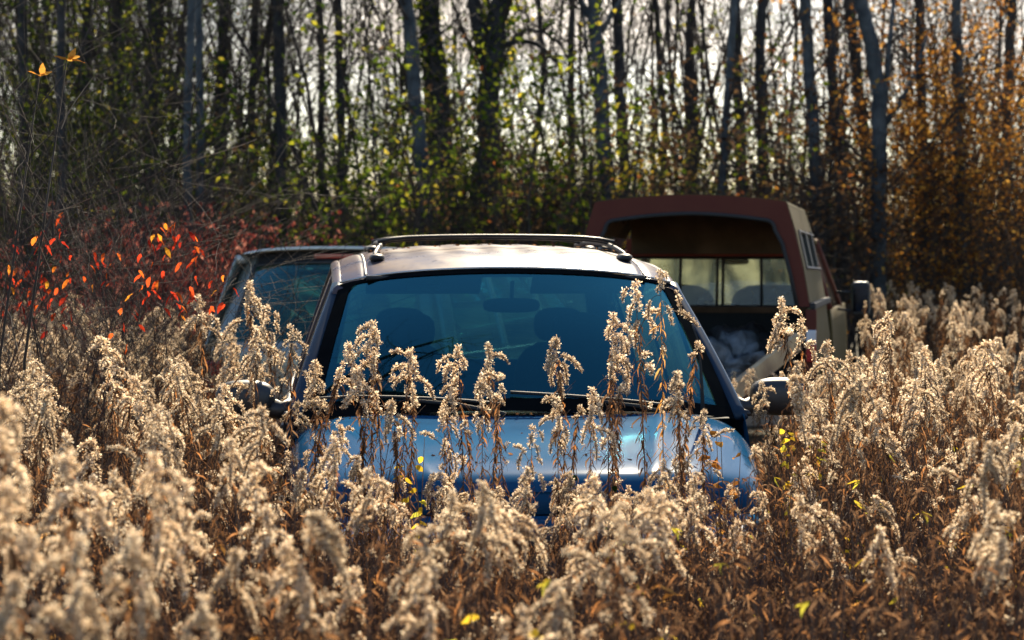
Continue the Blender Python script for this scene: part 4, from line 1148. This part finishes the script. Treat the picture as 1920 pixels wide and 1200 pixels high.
def put(kind, v, wm, lm, x, y, rz, s, name, label, group, cat='shrub'):
    key = (kind, v)
    V = {'SH': SH, 'SP': SP, 'BR': BR, 'BS': BS, 'OT': OT}[kind][v]
    if key not in protos:
        r, k = woody(name, V, wm, lm); protos[key] = (r, k, lm)
        o = r; kids = k
    else:
        r, k, _ = protos[key]; o = r.copy(); COL.objects.link(o); kids = []
        for q in k:
            c = q.copy(); COL.objects.link(c); c.parent = o; kids.append(c)
    o.name = name
    for q, m_ in zip(kids, (wm, lm)):
        q.material_slots[0].link = 'OBJECT'; q.material_slots[0].material = M[m_]
    o.location = (x, y, 0); o.rotation_euler = (0, 0, rz); o.scale = (s, s, s)
    tag(o, label, cat, group); return o
# zone -> leaf colour
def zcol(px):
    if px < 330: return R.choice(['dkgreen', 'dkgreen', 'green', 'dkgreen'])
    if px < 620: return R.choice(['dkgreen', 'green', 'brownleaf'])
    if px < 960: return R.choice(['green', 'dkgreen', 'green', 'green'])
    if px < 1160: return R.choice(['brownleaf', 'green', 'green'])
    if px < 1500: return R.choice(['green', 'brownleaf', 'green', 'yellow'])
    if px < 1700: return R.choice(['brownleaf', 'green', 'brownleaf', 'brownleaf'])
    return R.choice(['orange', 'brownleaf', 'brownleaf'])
words = {'dkgreen': 'dark green', 'green': 'yellow-green', 'brownleaf': 'rusty brown', 'yellow': 'yellow', 'orange': 'orange'}
def zname(px):
    return 'at the far left' if px < 330 else 'behind the dark minivan' if px < 640 else 'behind the blue minivan roof' if px < 1100 else 'behind the maroon cap' if px < 1500 else 'right of the truck'
# leafy small trees that glow against the light
OT = [variant(70 + i, 5.2, 4, 2, 9, 7, .07, .16, .02, 1.0) for i in range(2)]
def leafy_tree(i, px, D, s, lm, label, grp):
    put('OT', i % 2, 'twig', lm, (px - CX) / FPX * D, D, R.uniform(0, 6.28), s, 'leafy_tree', label, grp, 'tree')
protos = {}
for i in range(74):
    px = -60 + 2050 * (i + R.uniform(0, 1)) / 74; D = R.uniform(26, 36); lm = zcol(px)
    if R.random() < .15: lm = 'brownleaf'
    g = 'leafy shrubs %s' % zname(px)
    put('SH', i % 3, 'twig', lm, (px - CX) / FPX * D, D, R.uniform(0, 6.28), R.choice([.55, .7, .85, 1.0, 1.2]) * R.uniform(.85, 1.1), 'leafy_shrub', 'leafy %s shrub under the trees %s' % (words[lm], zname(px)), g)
for i in range(46):
    px = -60 + 2050 * (i + R.uniform(0, 1)) / 46; D = R.uniform(24.5, 34)
    put('BR', i % 2, 'twig', None, (px - CX) / FPX * D, D, R.uniform(0, 6.28), R.uniform(.6, 1.1), 'bare_bush', 'bare twiggy bush at the wood edge %s' % zname(px), 'bare bushes %s' % zname(px)) if False else None
spx = [R.uniform(-60, 540) for _ in range(34)] + [R.uniform(820, 1010) for _ in range(1)] + [R.uniform(1200, 1480) for _ in range(3)] + [R.uniform(1500, 1700) for _ in range(2)] + [R.uniform(1710, 1960) for _ in range(5)]
for i, px in enumerate(spx):
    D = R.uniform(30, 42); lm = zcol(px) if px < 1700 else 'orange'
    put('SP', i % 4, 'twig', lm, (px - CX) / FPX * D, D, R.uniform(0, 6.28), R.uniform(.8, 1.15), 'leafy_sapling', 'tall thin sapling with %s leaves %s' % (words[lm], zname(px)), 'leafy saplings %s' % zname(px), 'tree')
bpx = [R.uniform(-60, 620) for _ in range(46)] + [R.uniform(620, 1500) for _ in range(44)] + [R.uniform(1500, 1980) for _ in range(22)]
def putbare(i, px, D, s, name, label, group, kind='BS', cat='tree', wm='twig'):
    V = {'BS': BS, 'BR': BR}[kind]; v = i % len(V); key = (kind, v)
    if key not in protos:
        r = empty(name); w = V[v][0].build('branches', M['twig'], r, True); protos[key] = (r, [w], None); o = r; k = [w]
    else:
        r, ks, _ = protos[key]; o = r.copy(); COL.objects.link(o); k = []
        for q in ks: c = q.copy(); COL.objects.link(c); c.parent = o; k.append(c)
    k[0].material_slots[0].link = 'OBJECT'; k[0].material_slots[0].material = M[wm]
    o.location = ((px - CX) / FPX * D, D, 0); o.rotation_euler = (0, 0, R.uniform(0, 6.28)); o.scale = (s, s, s); o.name = name
    tag(o, label, cat, group)
for i, px in enumerate(bpx):
    D = R.uniform(31, 46)
    putbare(i, px, D, R.uniform(.8, 1.2), 'bare_sapling', 'thin bare tree in the wood %s' % zname(px), 'thin bare trees %s' % zname(px))
for i in range(44):
    px = -60 + 2050 * (i + R.uniform(0, 1)) / 44; D = R.uniform(24.5, 36)
    putbare(i, px, D, R.uniform(.6, 1.3), 'bare_bush', 'bare twiggy bush at the wood edge %s' % zname(px), 'bare bushes %s' % zname(px), 'BR', 'shrub')
for i, (px, D, sc0) in enumerate(((1745, 28, .7), (1800, 29, 1.0), (1850, 28, .75), (1765, 30, 1.1), (1835, 30.5, 1.0))):
    leafy_tree(i, px, D, sc0, 'orange', 'small golden-orange leaved tree in the glowing clump at the right', 'golden-orange trees at the right')
for i, (px, D, sc0) in enumerate(((880, 33, .7), (985, 32, .75), (1215, 32, .6), (1290, 34, .7), (1450, 33, .65), (720, 33, .5), (30, 31, .9), (110, 33, 1.0), (200, 30, .9), (255, 34, 1.0), (440, 33, .7))):
    where = 'above the blue minivan' if 600 < px < 1100 else 'above the maroon cap' if px > 1100 else 'in the dark wood at the left'
    leafy_tree(i, px, D, sc0, 'green', 'small tree with luminous yellow-green leaves ' + where, 'yellow-green trees ' + where)
# far wood as one mass
fs_ = []
for i in range(3): fs_.append(source([SH[i][0], SH[i][1]], [M['twig'], M['brownleaf']], 'far_wood_source_%02d' % i))
for i in range(3): fs_.append(source([BS[i][0]], [M['twig']], 'far_wood_source_%02d' % (3 + i)))
fs_.append(source([SH[0][0], SH[0][1]], [M['twig'], M['green']], 'far_wood_source_06'))
pts = []
for _ in range(440):
    D = R.uniform(44, 66); px = R.uniform(-250, 2170); s = R.uniform(.5, 1.15); k = R.choice([0, 1, 2, 6, 6, 2, 6])
    pts.append((((px - CX) / FPX * D, D, 0), (0, 0, R.uniform(0, 6.28)), (s, s, s * R.uniform(.7, 1.1)), k))
for _ in range(70):
    D = R.uniform(46, 66); px = R.uniform(-250, 2170) if R.random() < .4 else R.uniform(-250, 560); s = R.uniform(.8, 1.2)
    pts.append((((px - CX) / FPX * D, D, 0), (0, 0, R.uniform(0, 6.28)), (s, s, s), R.choice([3, 4, 5])))
scatter('far_wood', pts, fs_, 'far wood of brush and thin trunks closing off the view', 'wood')

# left: bare brush, red-leaved bush, dull red bush
def redbush(name, loc, seed, nst, H, lm, nleaf, leafL, label, spread=.5, wm='redtwig', depth=2, nch=5, r=.006, droop=.8, clump=0):
    rnd = random.Random(seed); w = MB(); l = MB(); dummy = MB()
    for i in range(nst):
        a = rnd.uniform(0, 6.28); d = Vector((math.cos(a) * spread, math.sin(a) * spread, 1)).normalized()
        grow(w, dummy, Vector((rnd.gauss(0, .15), rnd.gauss(0, .15), 0)), d, H * rnd.uniform(.55, 1), r, depth, rnd, nch, 0, .05, .17, .06, (0, 99), .0011, .12)
    vs = [Vector(v) for v in w.v if (1.42 < v[2] < 1.82 if clump else H * .55 < v[2] < H)]
    cl = [vs[rnd.randrange(len(vs))] for _ in range(clump)]
    for i in range(nleaf):
        q = cl[i % clump] + Vector((rnd.gauss(0, .035), rnd.gauss(0, .035), rnd.gauss(0, .05))) if clump else vs[rnd.randrange(len(vs))]
        a = rnd.uniform(0, 6.28)
        leafblade(l, q, Vector((math.cos(a), math.sin(a), -.3)), leafL * rnd.uniform(.6, 1.3), leafL * .42, rnd, droop, 4, .25)
    root = empty(name, loc); tag(root, label, 'bush')
    w.build('branches', M[wm], root, True)
    if nleaf: l.build('leaves', M[lm], root)
    return root
p = W(60, HY, 10.6); redbush('sumac_bush', (p.x, p.y, 0), 5, 8, 2.0, 'red', 150, .048, 'bush with drooping bright red and orange leaves at the left edge', clump=20, spread=.3)
p = W(95, HY, 11.0); redbush('sumac_bush', (p.x, p.y, 0), 6, 7, 1.85, 'red', 90, .046, 'smaller red-leaved bush between the left edge and the dark minivan', clump=15, spread=.22)
p = W(280, HY, 12.0); redbush('bare_bush', (p.x, p.y, 0), 15, 15, 2.0, 'red', 0, .08, 'dark bare bush with fine twigs in front of the dark minivan', .3, 'twig', 2, 7)
p = W(150, HY, 12.4); redbush('bare_bush', (p.x, p.y, 0), 16, 15, 2.2, 'red', 0, .08, 'dark bare bush with fine twigs behind the red-leaved bushes', .3, 'twig', 2, 7)
p = W(10, HY, 11.6); redbush('bare_bush', (p.x, p.y, 0), 17, 12, 2.5, 'red', 0, .08, 'tall bare thorny bush at the left edge', .28, 'twig', 2, 7)
for i, (px, D, s) in enumerate(((300, 20, 1.0), (400, 21, 1.05), (470, 22, .95), (345, 23, 1.12), (90, 19, .95), (195, 18.5, 1.0), (250, 21, 1.1))):
    p = W(px, HY, D); redbush('red_bush', (p.x, p.y, 0), 30 + i, 10, 1.95 * s, 'pinkred', 1300, .045, ['dull red bush behind the red-leaved bush at left', 'dull red bush left above the roof of the dark minivan', 'dull red bush directly behind the dark minivan', 'tallest dull red bush, rear one behind the dark minivan', 'dull red bush at the far left behind the bright red leaves', 'second dull red bush from the left edge', 'third dull red bush from the left edge, set further back'][i], .45)
rnd = random.Random(77)
dp = [Vector((-2.9 + .12 * math.sin(k), 10.9 + .1 * math.cos(k * 1.3), k * .75)) for k in range(14)]
lb = [([Vector((-2.9, 10.9, z)) + Vector((t * L_, t * t * .5 * dy, t * L_ * .55)) for t in (0, .25, .5, .75, 1)], [.05, .042, .034, .025, .012]) for z, L_, dy in ((3.4, 2.4, 1), (4.4, 2.6, -1), (5.4, 2.2, 1.5), (6.3, 2.0, -.5))]
a_, b2, c_ = make_tree_meshes(78, dp, [.11 - .006 * k for k in range(14)], 14, 1.6, 0, .07, 2, 3.2, lb, 5)
for mb in (a_, b2): mb.v = [tuple(Vector(v) - Vector((-2.9, 10.9, 0))) for v in mb.v]
root = empty('bare_tree', (-2.9, 10.9, 0)); tag(root, 'leafless tree left of the photo whose branches are mirrored in the windshield', 'tree')
a_.build('trunk', M['bark'], root, True); b2.build('crown', M['twig'], root, True)
# orange sprig high on the left
def sprig(px, py, D, leaves, label):
    p = W(px, py, D); rnd = random.Random(px); w = MB(); l = MB()
    base = Vector((p.x - .25, p.y + .3, 0))
    w.tube([base, base.lerp(p, .5) + Vector((-.06, 0, .1)), p], [.009, .006, .0025], 5)
    for i in range(10):
        s = base.lerp(p, rnd.uniform(.4, .95)); grow(w, l, s, Vector((rnd.gauss(0, .6), rnd.gauss(0, .6), 1)).normalized(), .4, .003, 1, rnd, 3, 0, .05, .1, 0, (0, 99), .001)
    for (dx, ang) in leaves:
        leafblade(l, p + Vector((dx, 0, .0)), Vector((math.cos(ang), 0, math.sin(ang))), .05, .026, rnd, .2, 4, .15)
    l.v = [tuple(Vector(v) - base) for v in l.v]; w.v = [tuple(Vector(v) - base) for v in w.v]
    root = empty('orange_leaved_sapling', base); tag(root, label, 'sapling')
    w.build('branches', M['twig'], root, True); l.build('leaves', M['orange'], root)
sprig(125, 112, 8.8, [(-.0, 2.6), (.0, .35), (.01, 1.2), (.02, .1)], 'thin sapling holding a pair of bright orange leaves at the upper left')
sprig(74, 142, 9.2, [(0, 2.5), (0, .6), (.01, 1.6)], 'thin sapling with small orange leaves below the bright orange pair')
# yellow leafy vine at the right end of the hood
def smallplant(px, py, D, H, lm, n, L, label):
    p = W(px, py, D); rnd = random.Random(int(px)); w = MB(); l = MB()
    for i in range(3):
        q = Vector((rnd.gauss(0, .03), rnd.gauss(0, .03), 0)); e = Vector((rnd.gauss(0, .07), rnd.gauss(0, .05), p.z * rnd.uniform(.85, 1)))
        w.tube([q, q.lerp(e, .5), e], [.003, .0025, .001], 4)
        for k in range(n // 3):
            s = q.lerp(e, rnd.uniform(.5, 1)); a = rnd.uniform(0, 6.28)
            leafblade(l, s, Vector((math.cos(a), math.sin(a), .2)), L * rnd.uniform(.7, 1.2), L * .62, rnd, .5, 4, .15)
    root = empty('leafy_weed', (p.x, p.y, 0)); tag(root, label, 'plant')
    w.build('stem', M['stem'], root, True); l.build('leaves', M[lm], root)
smallplant(1375, 790, 8.7, 1, 'orange', 30, .045, 'weed with rounded orange leaves over the right end of the hood')
smallplant(775, 815, 8.6, 1, 'yellow', 24, .04, 'weed with yellow leaves over the left part of the hood')
smallplant(1150, 860, 8.3, 1, 'dkgreen', 20, .04, 'weed with dull green leaves over the hood right of centre')
smallplant(1500, 790, 9.0, 1, 'yellow', 60, .04, 'yellow-leaved weed in the brown stand right of the door mirror')
smallplant(930, 1040, 5.2, 1, 'yellow', 20, .04, 'bright yellow leaves on a thin weed at the bottom centre')
smallplant(610, 1100, 5.0, 1, 'yellow', 24, .035, 'yellow-leaved weed at the bottom left of centre')
smallplant(1240, 1050, 5.6, 1, 'yellow', 24, .04, 'yellow-leaved weed at the bottom right of centre')

# ------------------------------------------------------------------ ground
g = MB(); S = 600
def gz(u, v):
    x = (u - .5) * 2; y = (v - .5) * 2
    X = math.copysign(abs(x) ** 3, x) * S; Y = math.copysign(abs(y) ** 3, y) * S
    return (X, Y, -.03 + .02 * noise.noise(Vector((X * .4, Y * .4, 0))))
g.grid(gz, 120, 120)
GM = pbr('field_soil', (.085, .062, .035), .95, scale=1.5, col2=(.045, .045, .02), bump=.6, bscale=8)
tag(g.build('ground', GM, None, True), 'dark weedy soil of the field under the goldenrods', 'ground', kind='structure')

# ------------------------------------------------------------------ sky and light
SUN_AZ, SUN_EL = math.radians(8), math.radians(38)      # azimuth to the right of +Y
w = bpy.data.worlds.new('World'); sc.world = w; w.use_nodes = True
N = w.node_tree.nodes; L = w.node_tree.links; N.clear()
out = N.new('ShaderNodeOutputWorld'); bg = N.new('ShaderNodeBackground'); L.new(bg.outputs[0], out.inputs[0])
sky = N.new('ShaderNodeTexSky'); sky.sky_type = 'NISHITA'; sky.sun_disc = False; sky.sun_elevation = SUN_EL; sky.sun_rotation = SUN_AZ
sky.air_density = 1.0; sky.dust_density = .6; sky.ozone_density = 1.5
SKY = .08
bg.inputs[1].default_value = SKY
tc = N.new('ShaderNodeTexCoord'); sep = N.new('ShaderNodeSeparateXYZ'); L.new(tc.outputs['Generated'], sep.inputs[0])
mp = N.new('ShaderNodeMapping'); mp.inputs['Scale'].default_value = (3, 3, 14); L.new(tc.outputs['Generated'], mp.inputs[0])
nz = N.new('ShaderNodeTexNoise'); nz.inputs['Scale'].default_value = 2.2; nz.inputs['Detail'].default_value = 7; L.new(mp.outputs[0], nz.inputs[0])
el = N.new('ShaderNodeMapRange'); el.inputs[1].default_value = .04; el.inputs[2].default_value = .08; L.new(sep.outputs['Z'], el.inputs[0])
el2 = N.new('ShaderNodeMapRange'); el2.inputs[1].default_value = .14; el2.inputs[2].default_value = .30; el2.inputs[3].default_value = 1; el2.inputs[4].default_value = 0; L.new(sep.outputs['Z'], el2.inputs[0])
fr = N.new('ShaderNodeMapRange'); fr.inputs[1].default_value = 0; fr.inputs[2].default_value = .6; L.new(sep.outputs['Y'], fr.inputs[0])
nm = N.new('ShaderNodeMapRange'); nm.inputs[1].default_value = .32; nm.inputs[2].default_value = .55; nm.inputs[3].default_value = .55; L.new(nz.outputs[0], nm.inputs[0])
def mul(a, b):
    m_ = N.new('ShaderNodeMath'); m_.operation = 'MULTIPLY'; L.new(a, m_.inputs[0]); L.new(b, m_.inputs[1]); return m_.outputs[0]
fac = mul(mul(el.outputs[0], el2.outputs[0]), mul(fr.outputs[0], nm.outputs[0]))
mix = N.new('ShaderNodeMix'); mix.data_type = 'RGBA'; L.new(fac, mix.inputs['Factor']); L.new(sky.outputs[0], mix.inputs['A']); mix.inputs['B'].default_value = (10.0, 8.9, 7.6, 1)
L.new(mix.outputs['Result'], bg.inputs[0])

sd = bpy.data.lights.new('sun', 'SUN'); sd.energy = 5.0; sd.angle = math.radians(.5); sd.color = (1, .85, .62)
so = bpy.data.objects.new('sun', sd); COL.objects.link(so)
dirs = Vector((math.sin(SUN_AZ) * math.cos(SUN_EL), math.cos(SUN_AZ) * math.cos(SUN_EL), math.sin(SUN_EL)))
so.rotation_euler = dirs.to_track_quat('Z', 'Y').to_euler(); so.location = (3, 20, 25)

# ------------------------------------------------------------------ camera
cd = bpy.data.cameras.new('camera'); cam = bpy.data.objects.new('camera', cd); COL.objects.link(cam); sc.camera = cam
cam.location = (0, 0, CAMZ); cam.rotation_euler = (PI / 2, 0, 0)
cd.sensor_width = 36; cd.lens = 36 * FPX / 1920; cd.shift_y = -(600 - HY) / 1920
cd.clip_start = .1; cd.clip_end = 2000
cd.dof.use_dof = True; cd.dof.focus_distance = 9.3; cd.dof.aperture_fstop = 4.4
sc.view_settings.view_transform = 'Standard'; sc.view_settings.look = 'None'; sc.view_settings.gamma = 1
sc.view_settings.exposure = 1.6
sc.render.engine = 'CYCLES'
cy = sc.cycles; cy.max_bounces = 7; cy.diffuse_bounces = 3; cy.glossy_bounces = 3; cy.transmission_bounces = 4; cy.transparent_max_bounces = 16
cy.use_denoising = True; cy.sample_clamp_indirect = 6
cy.caustics_reflective = False; cy.caustics_refractive = False
